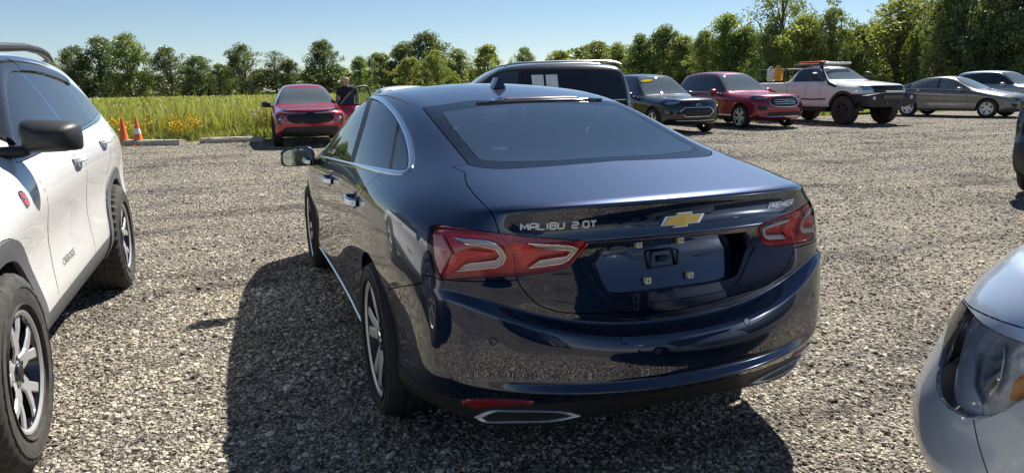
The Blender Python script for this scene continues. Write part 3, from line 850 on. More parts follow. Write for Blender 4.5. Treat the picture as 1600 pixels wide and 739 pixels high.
def flower_patch(name, label, cat, boxes, n, h0, h1, mat, kind):
    rg = np.random.default_rng(5); V, F, MI, off = [], [], [], 0
    for k in range(n):
        px = boxes[k % len(boxes)]; c = (rg.uniform(px[0], px[1]), rg.uniform(px[2], px[3])); h = rg.uniform(h0, h1)
        m = 16
        if kind == 'plume':
            t = rg.random(m); co = np.stack([c[0] + rg.normal(0, .07, m) * (1.1 - t), c[1] + rg.normal(0, .07, m) * (1.1 - t), h - .25 + .27 * t], 1); s = .022
        else:
            co = np.stack([c[0] + rg.normal(0, .028, m), c[1] + rg.normal(0, .028, m), h + rg.normal(0, .008, m)], 1); s = .010
        for q in co:
            a = rg.normal(0, 1, (2, 3)); a /= np.linalg.norm(a, axis=1)[:, None]; a *= s
            V += [q - a[0] - a[1], q + a[0] - a[1], q + a[0] + a[1], q - a[0] + a[1]]; F.append([off, off + 1, off + 2, off + 3]); MI.append(0); off += 4
        w = .006
        V += [np.array((c[0], c[1] - w, 0)), np.array((c[0], c[1] + w, 0)), np.array((c[0], c[1] + w, h)), np.array((c[0], c[1] - w, h))]; F.append([off, off + 1, off + 2, off + 3]); MI.append(1); off += 4
    me = np_mesh(name, np.array(V), np.array(F), np.full(len(V), .5), [mat, M_GRASS], np.array(MI)); o = link(name, me); tag(o, label, cat, kind='stuff')
tall_grass()
ga, gb = gp(168, 205, .35), gp(262, 205, .35)
flower_patch('goldenrod', 'patch of yellow flowering weeds behind the orange cones', 'flowers', [(19.95, 20.9, gb.y, ga.y), (20.0, 20.5, gb.y - .8, gb.y)], 64, .45, .78, M_GOLDR, 'plume')
flower_patch('white_umbels', 'white flower heads among the weeds beside the red SUV', 'flowers', [(20.0, 20.8, gp(418, 205, .3).y, gp(395, 205, .3).y)], 12, .55, .9, M_LACE, 'umbel')
# kerb stones (concrete wheel stops)
M_CONC = mat_simple('concrete', (.42, .38, .31), .9, var=.3, scale=14, bump=.5)
def kerb(p, q, label):
    p, q = Vector((p.x, p.y, 0)), Vector((q.x, q.y, 0)); d = q - p; L = d.length; ang = math.atan2(d.y, d.x); o = empty('wheel_stop', (p + q) / 2, ang)
    m = MB(); n = max(2, int(L / 1.25))
    V = []; F = []
    pr = [(-.15, 0), (-.15, .10), (-.11, .145), (.11, .145), (.15, .10), (.15, 0)]
    K = 14
    for i in range(K + 1):
        x = -L / 2 + L * i / K
        for y, z in pr: V.append((x, y + random.uniform(-.006, .006), z * (1 if z == 0 else 1 + random.uniform(-.05, .03))))
    for i in range(K):
        for j in range(5): F.append((i * 6 + j, i * 6 + j + 1, i * 6 + 7 + j, i * 6 + 6 + j))
    F += [(0, 1, 2, 3, 4, 5)[::-1], tuple(K * 6 + j for j in range(6))]
    b = mesh('concrete_beam', V, F, M_CONC, o, False)
    mm = MB()
    for s in (-.38, .38): mm.lathe([(0, .152), (.02, .152), (.022, .14)], 8, axis='z', c=(s * L, 0, 0))
    mm2 = mm
    pins = [MB().lathe([(0, .152), (.02, .152), (.022, .14)], 8, axis='z', c=(s * L, 0, 0)).build('steel_pin', [M_BLACK], o) for s in (-.38, .38)]
    tag(o, label, 'wheel stop', 'concrete beams along the lot edge')
kerb(gp(60, 227), gp(286, 227), 'long concrete beam lying behind the orange cones')
kerb(gp(315, 224), gp(413, 221), 'concrete beam lying just left of the red SUV facing the camera')
# cones
M_CONE = mat_simple('cone_orange', (.80, .17, .045), .55, var=.15, scale=8)
M_CONEW = mat_simple('cone_sleeve', (.8, .8, .78), .4)
def cone(p, h, label, sleeve, tilt=0.0):
    o = empty('traffic_cone', (p.x, p.y, 0)); s = h / .75
    m = MB(); m.lathe([(.15, .03), (.145, .05), (.125, .12), (.03, .72), (.022, .75), (.012, .745)], 24, axis='z'); c = m.build('cone_body', [M_CONE], o)
    b = MB(); b.box((0, 0, .018), (.38, .38, .034), bev=.012); b.build('cone_base', [M_CONE], o, angle=50)
    if sleeve: MB().lathe([(.098, .31), (.0965, .32), (.075, .45), (.0735, .455)], 24, axis='z').build('reflective_sleeve', [M_CONEW], o)
    o.scale = (s, s, s); o.rotation_euler = (tilt, 0, .3); tag(o, label, 'cone', 'orange traffic cones by the kerb')
cone(gp(172, 228), .45, 'orange traffic cone mostly hidden behind the white SUV', False)
cone(gp(195, 227), .74, 'plain orange traffic cone without a white band', False)
cone(gp(217, 227), .74, 'orange traffic cone with a white reflective band', True)

# ------------------------------------------------------------------ trees
M_BARK = mat_simple('bark', (.11, .09, .07), .95, var=.4, scale=20, bump=.6)
LEAF = {'dark': leaf_mat('leaf_dark', (.068, .094, .046), (.115, .147, .070), (.19, .22, .105), .42),
        'mid': leaf_mat('leaf_mid', (.10, .132, .054), (.17, .205, .082), (.25, .28, .115), .48),
        'light': leaf_mat('leaf_light', (.14, .17, .058), (.225, .258, .09), (.31, .325, .12), .5),
        'yellow': leaf_mat('leaf_yellow', (.17, .16, .04), (.27, .24, .05), (.36, .30, .07), .45)}
def tree_meshes(seed, shape, nc, nl, size, base=.12, sparse=0.0):
    """unit-height tree: trunk with limbs, crown of leaf clumps. shape: (rx at heights)"""
    rg = np.random.default_rng(seed); prof = pch(shape); m = MB(); ph = rg.uniform(0, 6.28, 3)
    pts = [(0, 0, -.01)]; x = y = 0
    for i in range(1, 8): x += rg.normal(0, .008); y += rg.normal(0, .008); pts.append((x, y, .92 * i / 7))
    m.tube(pts, [.026 * (1 - .85 * i / 7) + .002 for i in range(8)], 7)
    cen = []
    for k in range(nc):
        t = base + (1 - base) * rg.random() ** .85; a = rg.uniform(0, 6.283); lob = 1 + .26 * math.sin(2 * a + ph[0] + 5 * t) + .22 * math.sin(3 * a + ph[1] - 7 * t) + .14 * math.sin(5 * a + ph[2] + 11 * t); rad = prof(t) * math.sqrt(rg.uniform(.08, 1.0)) * max(.35, lob)
        cen.append(np.array((rad * math.cos(a), rad * math.sin(a), t)))
        if k % 3 == 0:
            z0 = max(.1, t - .12 - .25 * rg.random()); i = min(7, int(z0 / .92 * 7)); p0 = np.array(pts[i]); p1 = cen[-1]; mid = (p0 + p1) / 2 + np.array((0, 0, -.02)) + rg.normal(0, .015, 3)
            m.tube([p0, mid, p1], [.010, .006, .002], 5)
    n = nc * nl; c = np.repeat(np.array(cen), nl, 0); cs = np.repeat(rg.uniform(.05, .105, nc), nl)
    d = rg.normal(0, 1, (n, 3)); d /= np.linalg.norm(d, axis=1)[:, None]; d *= (rg.random(n) ** .45)[:, None]; d[:, 2] *= .75
    p = c + d * (cs * 1.25)[:, None]
    keep = p[:, 2] > .01; p = p[keep]; n = len(p); tint = np.clip(.5 + rg.normal(0, .22, n) + np.repeat(rg.normal(0, .16, nc), nl)[keep], 0, 1)
    u = rg.normal(0, 1, (n, 3)); u /= np.linalg.norm(u, axis=1)[:, None]; w = rg.normal(0, 1, (n, 3)); w -= (w * u).sum(1)[:, None] * u; w /= np.linalg.norm(w, axis=1)[:, None]
    s = (size * rg.uniform(.6, 1.3, n))[:, None]; V = np.stack([p - u * s, p - w * s * .55, p + u * s, p + w * s * .55], 1).reshape(-1, 3)
    F = (np.arange(n) * 4)[:, None] + np.array([[0, 1, 2, 3]])
    return m, V, F, np.repeat(tint, 4)
TREE = {}
def tree_kind(key, seed, shape, nc, nl, size, leaf, base=.12):
    m, V, F, T = tree_meshes(seed, shape, nc, nl, size, base)
    t = m.build('trunk', [M_BARK], None); tm = t.data; bpy.data.objects.remove(t)
    TREE[key] = (tm, {lf: None for lf in leaf}, (V, F, T))
    for lf in leaf: TREE[key][1][lf] = np_mesh('crown', V, F, T, [LEAF[lf]])
tree_kind('oak', 1, [(0, .16), (.15, .30), (.4, .40), (.7, .36), (.9, .20), (1, .06)], 170, 62, .017, ('dark', 'mid'), .03)
tree_kind('oak2', 2, [(0, .20), (.2, .34), (.45, .36), (.65, .40), (.85, .28), (1, .08)], 170, 62, .017, ('dark', 'mid'), .02)
tree_kind('tall', 3, [(0, .12), (.2, .18), (.5, .19), (.8, .13), (1, .03)], 100, 80, .013, ('mid', 'light', 'dark'), .05)
tree_kind('bush', 4, [(0, .42), (.3, .52), (.6, .46), (.85, .28), (1, .10)], 110, 75, .022, ('mid', 'light', 'yellow', 'dark'), .02)
tree_kind('ragged', 8, [(0, .22), (.2, .34), (.45, .42), (.6, .30), (.78, .36), (.92, .18), (1, .04)], 150, 66, .016, ('dark', 'mid', 'light'), .02)
tree_kind('lopsided', 9, [(0, .24), (.25, .40), (.5, .34), (.75, .26), (1, .05)], 150, 66, .017, ('dark', 'mid', 'light'), .02)
tree_kind('loose', 5, [(0, .0), (.3, .10), (.5, .24), (.75, .30), (.9, .22), (1, .06)], 60, 75, .012, ('mid', 'dark'), .38)
tree_kind('poplar', 6, [(0, .16), (.25, .24), (.55, .25), (.8, .18), (1, .04)], 110, 75, .015, ('mid', 'light'), .03)
def tree(px, ytop, D, key, leaf, label, wide=1.0, ybase=None, cat='tree', name=None, group='trees behind the field'):
    az = CAM_YAW - math.atan((px - 800) / CAM_F); hz = 131 - (px - 800) * .0185
    x = CAM_POS.x + D / math.cos(az - CAM_YAW) * math.cos(az); y = CAM_POS.y + D / math.cos(az - CAM_YAW) * math.sin(az)
    h = CAM_POS.z + (hz - ytop) / CAM_F * D
    o = empty(name or 'tree', (x, y, 0), random.uniform(0, 6.28)); tm, cr, _ = TREE[key]
    for nm, me in (('trunk', tm), ('crown', cr[leaf])):
        q = bpy.data.objects.new(nm, me); COL.objects.link(q); q.parent = o
    sk = random.uniform(.85, 1.2); wide *= 1.3 if key in ('poplar', 'tall') else 1.0; o.scale = (h * wide * sk, h * wide / sk, h); tag(o, label, cat, group)
TREES = [
 # left, beyond the field
 (60, 110, 150, 'bush', 'light', 'low pale green bush showing above the hood line of the white SUV', 1.3), (100, 96, 160, 'oak', 'yellow' if False else 'mid', 'rounded tree furthest left, next to the window of the white SUV', 1.1),
 (140, 78, 150, 'oak2', 'dark', 'dark tree at the left end of the three tallest left-hand trees', 1.0), (180, 64, 152, 'oak', 'dark', 'tallest dark tree in the middle of the left-hand clump', 1.0), (222, 60, 149, 'oak2', 'mid', 'tall broad tree at the right end of the left-hand clump, above the cones', .95),
 (283, 78, 150, 'oak', 'dark', 'round dark tree standing between the cones and the red SUV, left of its lower twin', 1.0), (326, 91, 149, 'oak2', 'dark', 'lower round dark tree touching a taller one on its left', 1.1), (358, 102, 152, 'oak', 'dark', 'small dark tree in front of a yellowing one', 1.0), (374, 103, 165, 'bush', 'yellow', 'yellowing tree peeping between two dark ones', .9),
 (397, 74, 150, 'oak', 'dark', 'dark rounded tree just left of the red SUV roof', 1.0), (444, 84, 152, 'loose', 'dark', 'thin open tree behind the mirror of the red SUV', 1.2), (466, 96, 149, 'oak2', 'dark', 'low dark tree behind the left half of the red SUV roof', 1.1),
 (518, 69, 150, 'oak', 'dark', 'big dark dome-shaped tree behind the right half of the red SUV roof', 1.0), (572, 92, 142, 'oak2', 'mid', 'tree behind the open door of the red SUV', 1.2), (604, 86, 138, 'bush', 'mid', 'full bushy tree right of the standing man', .9),
 (640, 72, 140, 'oak2', 'mid', 'tree left of the tallest one behind the white roof', 1.0), (676, 57, 138, 'oak', 'dark', 'tallest tree above the white car roof', 1.1), (690, 82, 120, 'bush', 'light', 'pale bush in front of the tallest middle tree', .9), (650, 92, 118, 'bush', 'light', 'pale bush directly above the white car roof', .9),
 (722, 78, 128, 'tall', 'mid', 'slim tree above the windscreen of the black SUV', 1.2), (768, 74, 120, 'bush', 'light', 'light yellow-green round tree above the front roof of the black SUV', .85), (822, 78, 122, 'bush', 'mid', 'round tree above the shark-fin aerial', .8), (876, 82, 120, 'bush', 'light', 'low round tree above the roof rail of the black SUV', .8), (905, 96, 122, 'bush', 'light', 'lowest shrub in the gap left of a thin tree', .9),
 (935, 66, 110, 'tall', 'mid', 'thin pointed tree above the rear of the black SUV', 1.2), (966, 72, 104, 'poplar', 'light', 'light tree right of the rear end of the black SUV', 1.0), (1000, 60, 98, 'poplar', 'mid', 'poplar above the left edge of the dark blue crossover', 1.0), (1036, 48, 96, 'poplar', 'mid', 'poplar above the windscreen of the dark crossover', 1.1), (1068, 62, 94, 'poplar', 'light', 'light poplar between the dark crossover and the red crossover', 1.0),
 (1098, 54, 88, 'bush', 'mid', 'bushy tree above the rear roof of the red crossover', .7), (1130, 26, 86, 'tall', 'light', 'tall slender tree above the red crossover windscreen', 1.1), (1160, 48, 84, 'poplar', 'mid', 'leafy tree left of the bare-limbed giant', 1.0),
 (1214, -34, 80, 'loose', 'mid', 'giant open tree with visible limbs left of the white pickup', 1.0), (1196, 44, 76, 'bush', 'mid', 'bush at the foot of the giant open tree', .8), (1245, 34, 74, 'poplar', 'light', 'light green tree above the tailgate of the white pickup', 1.2), (1290, 22, 72, 'bush', 'mid', 'broad bushy tree above the cab of the white pickup', .75),
 (1340, 44, 74, 'bush', 'dark', 'dark shrub above the hood of the white pickup', .8), (1362, 30, 82, 'loose', 'mid', 'thin twiggy tree in the gap above the pickup hood', .7), (1396, 2, 70, 'tall', 'light', 'tall cone-shaped tree above the front of the white pickup', 1.2), (1428, 52, 68, 'bush', 'light', 'pale shrub left of the largest right-hand tree', .7),
 (1485, -50, 64, 'oak', 'dark', 'largest dark tree above the grey sedan', .9), (1452, 40, 62, 'bush', 'mid', 'shrub at the left foot of the largest dark tree', .7), (1520, 48, 60, 'bush', 'dark', 'dark shrub above the grey sedan windscreen', .9), (1556, -30, 60, 'oak2', 'dark', 'dark tall tree second from the right edge', .8), (1600, 5, 58, 'oak', 'mid', 'tree cut off by the right edge of the picture', .8), (1640, -20, 56, 'oak2', 'mid', 'tree just beyond the right edge of the picture', .8),
]
SWAP = {'oak': 'ragged', 'oak2': 'lopsided', 'bush': 'ragged', 'poplar': 'lopsided'}
for i, t in enumerate(TREES):
    k_ = SWAP[t[3]] if (i % 2 and t[3] in SWAP and t[4] in TREE[SWAP[t[3]]][1]) else t[3]
    tree(*t[:3], k_, *t[4:])
# more trees filling the right-hand wood
for i, (px, yt, D, key, lf, lb) in enumerate([
 (950, 84, 118, 'bush', 'mid', 'dark low tree behind the tail of the black SUV'), (1018, 74, 108, 'bush', 'mid', 'broad tree behind the two poplars over the dark crossover'), (1082, 78, 100, 'bush', 'dark', 'dark tree filling the gap over the nose of the dark crossover'), (1112, 66, 96, 'bush', 'light', 'light tree at the foot of the tall slender tree'),
 (1146, 72, 94, 'bush', 'dark', 'dark tree behind the roof of the red crossover'), (1178, 60, 92, 'poplar', 'mid', 'upright tree touching the giant open tree on its left'), (1226, 62, 90, 'bush', 'dark', 'dark tree behind the fuel cans of the pickup'), (1264, 58, 88, 'oak2', 'mid', 'round tree behind the roof rack of the pickup'),
 (1316, 54, 86, 'oak', 'dark', 'dark tree behind the windscreen of the pickup'), (1376, 48, 84, 'oak2', 'mid', 'round tree at the foot of the cone-shaped tree'), (1412, 30, 82, 'poplar', 'mid', 'upright tree right of the cone-shaped tree'), (1444, 10, 78, 'oak2', 'dark', 'dark tree leaning against the largest right-hand tree'), (1512, 6, 76, 'oak2', 'dark', 'dark tree right of the largest right-hand tree'), (1580, 40, 70, 'bush', 'mid', 'bush above the pale SUV at the right edge')]):
    tree(px, yt, D, key, lf, lb, 1.15)
# undergrowth along the foot of the trees, one mass
def undergrowth():
    rg = np.random.default_rng(21); V0, F0, T0 = TREE['bush'][2]; n0 = len(F0); Vs, Fs, Ts, off = [], [], [], 0
    for px in list(range(0, 960, 26)) + list(range(960, 1720, 26)):
        px = px + rg.uniform(-10, 10); D = np.interp(px, [0, 600, 900, 1200, 1600], [168, 152, 128, 98, 72]); hz = 131 - (px - 800) * .0185
        az = CAM_YAW - math.atan((px - 800) / CAM_F); h = CAM_POS.z + rg.uniform(18, 32) * (1 if px < 900 else 1.9) / CAM_F * D
        x = CAM_POS.x + D / math.cos(az - CAM_YAW) * math.cos(az); y = CAM_POS.y + D / math.cos(az - CAM_YAW) * math.sin(az)
        pick = rg.choice(n0, 2600, False); V = V0.reshape(-1, 4, 3)[pick]; c = V.mean(1, keepdims=True); V = c + (V - c) * 1.7; a = rg.uniform(0, 6.28); ca, sa = math.cos(a), math.sin(a)
        V = np.stack([(V[..., 0] * ca - V[..., 1] * sa) * h * 1.8 + x, (V[..., 0] * sa + V[..., 1] * ca) * h * 1.8 + y, V[..., 2] * h], -1).reshape(-1, 3)
        Vs.append(V); Fs.append(np.arange(len(V)).reshape(-1, 4) + off); Ts.append(np.clip(np.full(len(V), rg.uniform(.15, .75)) + np.repeat(rg.normal(0, .2, len(V) // 4), 4), 0, 1)); off += len(V)
    me = np_mesh('undergrowth', np.concatenate(Vs), np.concatenate(Fs), np.concatenate(Ts), [LEAF['mid']]); o = link('undergrowth', me); tag(o, 'tangled green undergrowth along the foot of the trees', 'undergrowth', kind='stuff')
undergrowth()

def lamp(body, labels, name, lens_mat, parent, base_mat, base_depth, subs, lift=0.002):
    """one lamp: clear or red lens over a sunken housing whose bars sit at their own depths"""
    fs = [f for f in body.bm.faces if body.names[f[body.lab]] in labels]
    if not fs: return None
    root = body._emit(fs, name, [lens_mat], parent, 0.002, 0.012, lift)
    body._emit(fs, 'lamp_housing', [base_mat], root, 0.001, 0.0, -base_depth)
    for lb, nm, mt, dep in subs:
        g = [f for f in fs if body.names[f[body.lab]] == lb]
        if g: body._emit(g, nm, [mt], root, 0.0, 0.006, -dep)
    return root
def ends_from(XR, ZT, ys, dxs, ytab, xmix, sgn=1, mixx=None):
    cols = []
    for c in range(len(ys)):
        col = []
        for l in range(len(XR)):
            x = XR[l] * (1 - xmix[c]) + mixx * xmix[c] if mixx is not None else XR[l]
            y = ytab[c][l] if ytab.get(c) else ys[c]
            col.append((x + sgn * dxs[c], y, ZT[c][l] if isinstance(ZT[0], (list, tuple)) else ZT[l]))
        cols.append(col)
    return cols
def arch_cut(B, x, z, r, flare=0.0, flat=0.0, name='flare'):
    for sg in (1, -1):
        v = Side(sg)
        if flare:
            pts = circle(x, z, r + flare, 44)
            B.label(v, pts, name)
        B.label(v, circle(x, z, r, 44), 'void')
def liner(car, x, z, r, w, y, sg, mat=None):
    """dark wheel housing behind the wheel"""
    n = 24; V = []; F = []
    for i in range(n + 1):
        a = -0.05 + (math.pi + 0.1) * i / n
        for yy, rr in ((y + .0, r + .012), (y - w, r + .012)): V.append((x + rr * math.cos(a), sg * yy, z + rr * math.sin(a)))
    for i in range(n): F.append((2 * i, 2 * i + 1, 2 * i + 3, 2 * i + 2))
    V.append((x, sg * (y - w), z)); k = len(V) - 1
    for i in range(n): F.append((2 * i + 1, k, 2 * i + 3))
    return mesh('wheel_arch_liner', V, F, mat or M_BLACK, car)
def underbody(car, x0, x1, hw, z0, z1, axles=(), r=0.4):
    m = MB(); xs = sorted([x0, x1] + [a + s * (r + .03) for a in axles for s in (-1, 1)])
    for i in range(len(xs) - 1):
        mid = (xs[i] + xs[i + 1]) / 2; inw = any(abs(mid - a) < r for a in axles)
        h = hw - .36 if inw else hw
        m.box((mid, 0, (z0 + z1) / 2), (xs[i + 1] - xs[i] - .002, h * 2, z1 - z0), bev=.02)
    for a in axles: m.tube([(a, -hw + .25, .33), (a, hw - .25, .33)], .035)
    return m.build('underbody', [M_BLACK], car)
def seat(car, x, y, z, w=.5, back=.62, lean=.28, mat=None, head=True, name='seat'):
    m = MB(); mt = mat or M_DARKIN
    m.box((x + .02, y, z), (.5, w, .16), bev=.05)
    rot = Matrix.Rotation(-lean, 3, 'Y')
    m.box(Vector((x - .26, y, z + .04)) + rot @ Vector((0, 0, back / 2)), (.14, w * .94, back), rot=rot, bev=.05)
    if head: m.box(Vector((x - .26, y, z + .04)) + rot @ Vector((.0, 0, back + .12)), (.09, .27, .17), rot=rot, bev=.04)
    if head:
        for s in (-.06, .06): m.tube([Vector((x - .26, y + s, z + .04)) + rot @ Vector((0, 0, back - .02)), Vector((x - .26, y + s, z + .04)) + rot @ Vector((0, 0, back + .06))], .008, 6)
    return m.build(name, [mt], car, angle=50)
def steering(car, x, y, z, tilt=.45):
    m = MB(); rot = Matrix.Rotation(tilt, 3, 'Y')
    pts = [Vector((x, y, z)) + rot @ Vector((0, .18 * math.cos(a), .18 * math.sin(a))) for a in [2 * math.pi * i / 24 for i in range(25)]]
    m.tube(pts, .015, 8, caps=False); m.box((x, y, z), (.05, .16, .12), rot=rot, bev=.02); m.tube([(x, y, z), (x + .3, y, z - .12)], .03)
    return m.build('steering_wheel', [M_DARKIN], car)
def interior(car, xf, xr, belt, hw, floor=.32, front_seat=None, rear_seat=None, dash=None, mat=None, seatmat=None):
    """cabin tub, seats, dashboard and wheel"""
    mt = mat or M_DARKIN
    m = MB(); L = xf - xr; c = (xf + xr) / 2
    m.box((c, 0, floor), (L, hw * 1.7, .04))
    for s in (1, -1): m.box((c, s * hw * .92, (floor + belt) / 2 - .03), (L, .05, belt - floor - .08))
    m.box((xr, 0, (floor + belt) / 2 - .02), (.05, hw * 1.75, belt - floor - .06))
    if dash: m.box((dash, 0, belt - .17), (.46, hw * 1.72, .24), bev=.08)
    if dash: m.box((dash - .25, 0, belt - .05), (.05, .26, .14), bev=.02)
    m.build('cabin_trim', [mt], car, angle=50)
    for s in (1, -1): seat(car, front_seat, s * .37, floor + .24, mat=seatmat)
    if rear_seat is not None:
        seat(car, rear_seat, 0, floor + .24, w=1.25, back=.56, head=False, mat=seatmat, name='rear_seat')
        for s in (-.38, 0, .38):
            MB().box((rear_seat - .42, s, floor + .24 + .60), (.09, .25, .15), bev=.04).build('headrest', [seatmat or mt], car, angle=50)
    steering(car, front_seat + .42, .37, belt - .16)
def mirror(car, x, y, z, sg, mat, glassmat, size=(.12, .24, .16), stem_z=-.05, fwd=1, stem_mat=None, shape=.55):
    """door mirror: rounded shell, black glass surround, glass, stalk"""
    o = empty('door_mirror', (x, y * sg, z)); o.parent = car
    dx, dy, dz = size; m = MB()
    rows = []
    for t, sx in ((-.5, 1.0), (-.42, 1.08), (-.1, 1.02), (.25, .86), (.45, .55), (.52, .2)):
        ring = []
        for k in range(20):
            a = 2 * math.pi * k / 20; ca, sa = math.cos(a), math.sin(a)
            e = shape
            yy = math.copysign(abs(ca) ** e, ca) * dy / 2 * sx; zz = math.copysign(abs(sa) ** e, sa) * dz / 2 * sx
            zz *= 1 - .12 * (yy / (dy / 2))
            zz = max(zz, -dz * .40)
            ring.append((t * dx * fwd, yy * sg, zz))
        rows.append(ring)
    vs = [p for r_ in rows for p in r_]; fs = []
    for i in range(len(rows) - 1):
        for k in range(20): fs.append((i * 20 + k, i * 20 + (k + 1) % 20, i * 20 + 20 + (k + 1) % 20, i * 20 + 20 + k))
    fs.append(tuple(range(len(vs) - 20, len(vs))))
    m.add(vs, fs); s1 = m.build('mirror_shell', [mat], o, angle=60)
    g = MB(); ring = [(p[0] + fwd * .006, p[1] * .93, p[2] * .91) for p in rows[0]]
    g.add(ring, [tuple(range(20))]); g.build('mirror_glass', [glassmat], o, smooth=False)
    b = MB(); b.add(rows[0] + [(p[0] + fwd * .004, p[1] * .92, p[2] * .90) for p in rows[0]], [(k, (k + 1) % 20, 20 + (k + 1) % 20, 20 + k) for k in range(20)]); b.build('mirror_surround', [M_BLACK], o)
    st = MB(); st.box((fwd * .01, -sg * (dy / 2 + .04), stem_z), (.08, .16, .05), bev=.015); st.build('mirror_stalk', [stem_mat or M_BLACK], o, angle=50)
    return o
M_MIRRORG = mat_simple('mirror_glass', (0.62, 0.78, 0.72), 0.03, met=1.0, var=0.02)
def handle(car, h, mat, long=.22, axis=1, cup=None):
    co, n = h; fr = frame_at(co, n); o = empty('door_handle'); o.parent = car; o.matrix_basis = fr
    m = MB(); pts = [(-long / 2, 0, .004), (-long * .42, 0, .03), (-long * .2, 0, .042), (long * .2, 0, .042), (long * .42, 0, .03), (long / 2, 0, .004)]
    for dy in (-.008, .0, .008): m.tube([(p[0], p[1] + dy, p[2]) for p in pts], .010, 8)
    m.build('grip', [mat], o, angle=60)
    c = MB(); c.lathe([(.0, .001), (.036, .0015), (.043, .004), (.048, .002)], 20, axis='z'); c.build('handle_cup', [cup or mat], o)
    return o
LAMP_EDGES = []
def build_malibu():
    car = empty('parked_sedan', (0, 0, 0))
    tag(car, 'dark blue sedan seen from behind in the middle of the gravel lot, trunk lettering MALIBU', 'car')
    XR = [-1.06, -1.155, -1.212, -1.186, -1.200, -1.176, -1.09, -1.095, -1.085, -1.09, -1.12, -1.10, -1.135]
    ZT = [[.285, .375, .422, .450, .545, .595, .612, .68, .79, .885, .925, .99, 1.055],
          [.28, .375, .424, .452, .548, .60, .618, .685, .79, .885, .925, .99, 1.053],
          [.265, .37, .428, .458, .565, .635, .665, .72, .80, .885, .92, .985, 1.048],
          [.262, .372, .438, .472, .60, .715, .745, .78, .83, .885, .92, .97, 1.038],
          [.29, .385, .453, .49, .63, .765, .785, .81, .85, .89, .925, .965, 1.025]]
    yt = {3: [.62, .67, .695, .705, .705, .70, .69, .685, .68, .67, .665, .65, .615],
          4: [.75, .82, .85, .858, .855, .845, .835, .83, .823, .812, .80, .768, .70]}
    rear = ends_from(XR, ZT, [0, .26, .48, .67, .80], [0, .018, .062, .13, .25], yt, [0, 0, .25, .7, 1], 1, -1.13)
    XF = [3.60, 3.72, 3.76, 3.77, 3.77, 3.77, 3.77, 3.77, 3.765, 3.755, 3.74, 3.70, 3.62]
    ZF = [.20, .24, .30, .36, .42, .47, .52, .57, .62, .66, .70, .74, .785]
    front = ends_from(XF, ZF, [.80, .67, .48, .26, 0], [-.25, -.13, -.06, -.018, 0], {}, [1, .7, .2, 0, 0], 1, 3.74)
    S = dict(rear=rear, front=front, sx=[-.60, -.35, -.09, .2, .5, .85, 1.25, 1.7, 2.1, 2.45, 2.81, 3.2],
             W=[(-.6, .885), (-.09, .912), (.3, .905), (.8, .893), (1.25, .890), (1.8, .893), (2.3, .903), (2.81, .91), (3.2, .87)],
             zb=[(-.6, .26), (-.3, .20), (3.2, .2)],
             frac=[0, .06, .13, .24, .36, .47, .55, .63, .71, .79, .86, .93, 1.0],
             off=[-.06, -.02, -.012, -.018, -.020, -.012, -.004, .0, -.002, -.006, -.012, -.028, -.07],
             by=[(-.6, .785), (-.3, .818), (0, .835), (.75, .85), (1.8, .855), (2.3, .845), (2.81, .80), (3.2, .75)],
             bz=[(-.6, 1.045), (-.3, 1.055), (0, 1.05), (.75, 1.03), (1.8, .995), (2.3, .975), (2.81, .905), (3.2, .85)],
             ry=[(-.6, .655), (-.3, .62), (0, .61), (.3, .62), (.75, .635), (1.25, .64), (1.8, .64), (2.3, .70), (2.81, .70), (3.2, .64)],
             rz=[(-.6, 1.100), (-.5, 1.115), (-.3, 1.165), (0, 1.25), (.3, 1.325), (.75, 1.385), (1.25, 1.395), (1.7, 1.365), (2.1, 1.22), (2.45, 1.02), (2.81, .955), (3.2, .89)],
             cz=[(-.6, 1.128), (-.3, 1.195), (0, 1.275), (.3, 1.35), (.6, 1.405), (.9, 1.44), (1.3, 1.458), (1.7, 1.43), (2.1, 1.26), (2.5, 1.04), (2.81, .985), (3.2, .925)],
             crease=[('L', 12, 0, 4, .75), ('L', 5, 0, 4, .8), ('L', 6, 0, 4, .8), ('L', 2, 0, 5, .85), ('L', 3, 0, 4, .5), ('L', 10, 0, 3, .6), ('L', 7, 6, 15, .25)])
    B = Body(S, 3)
    PB = mat_paint('navy_paint', (0.0014, 0.0110, 0.044), met=0.9, rough=0.38, dust=0.001, coatr=.004, coatior=1.75)
    AX = (-.09, 2.81)
    for ax in AX: arch_cut(B, ax, .345, .385)
    fr_rear = lambda c, n: c.y > -0.002
    for sg in (1, -1):
        v = Survey(None, sg, lambda c, n: c.y > -0.002)
        # rear bumper, below the lamps and the quarter seam
        B.label(End(-1) if False else Side(sg), [(-1.6, .815), (-.9, .80), (-.42, .655), (-.36, .60), (-.36, .05), (-1.6, .05)], 'bumper', ['body'])
        lid = smooth_poly([(731, 256), (727, 270), (728, 284), (737, 299), (748, 311), (760, 324), (771, 337), (781, 366), (797, 390), (805, 411), (806, 431, 's'), (815, 449), (832, 469), (852, 481), (885, 488.5), (930, 489), (1045, 486), (1120, 476, 's'), (1140, 300, 's'), (1040, 240, 's')], 3)
        B.label(v, lid, 'lid', ['body', 'bumper'])
        lampo = smooth_poly([(671, 354, 's'), (690, 352), (731, 358), (781, 365), (829, 371), (905, 376), (920, 382, 's'), (903, 402), (886, 418), (848, 426), (805, 431), (738, 435), (686, 437, 's'), (676, 418), (668, 385)], 3)
        for f in B.cut(v, lampo):
            a, b = v.proj(f.calc_center_median())
            if inpoly(a, b, lampo):
                k = B.names[f[B.lab]]
                f[B.lab] = B.lid('lampl' if k == 'lid' else 'lampq')
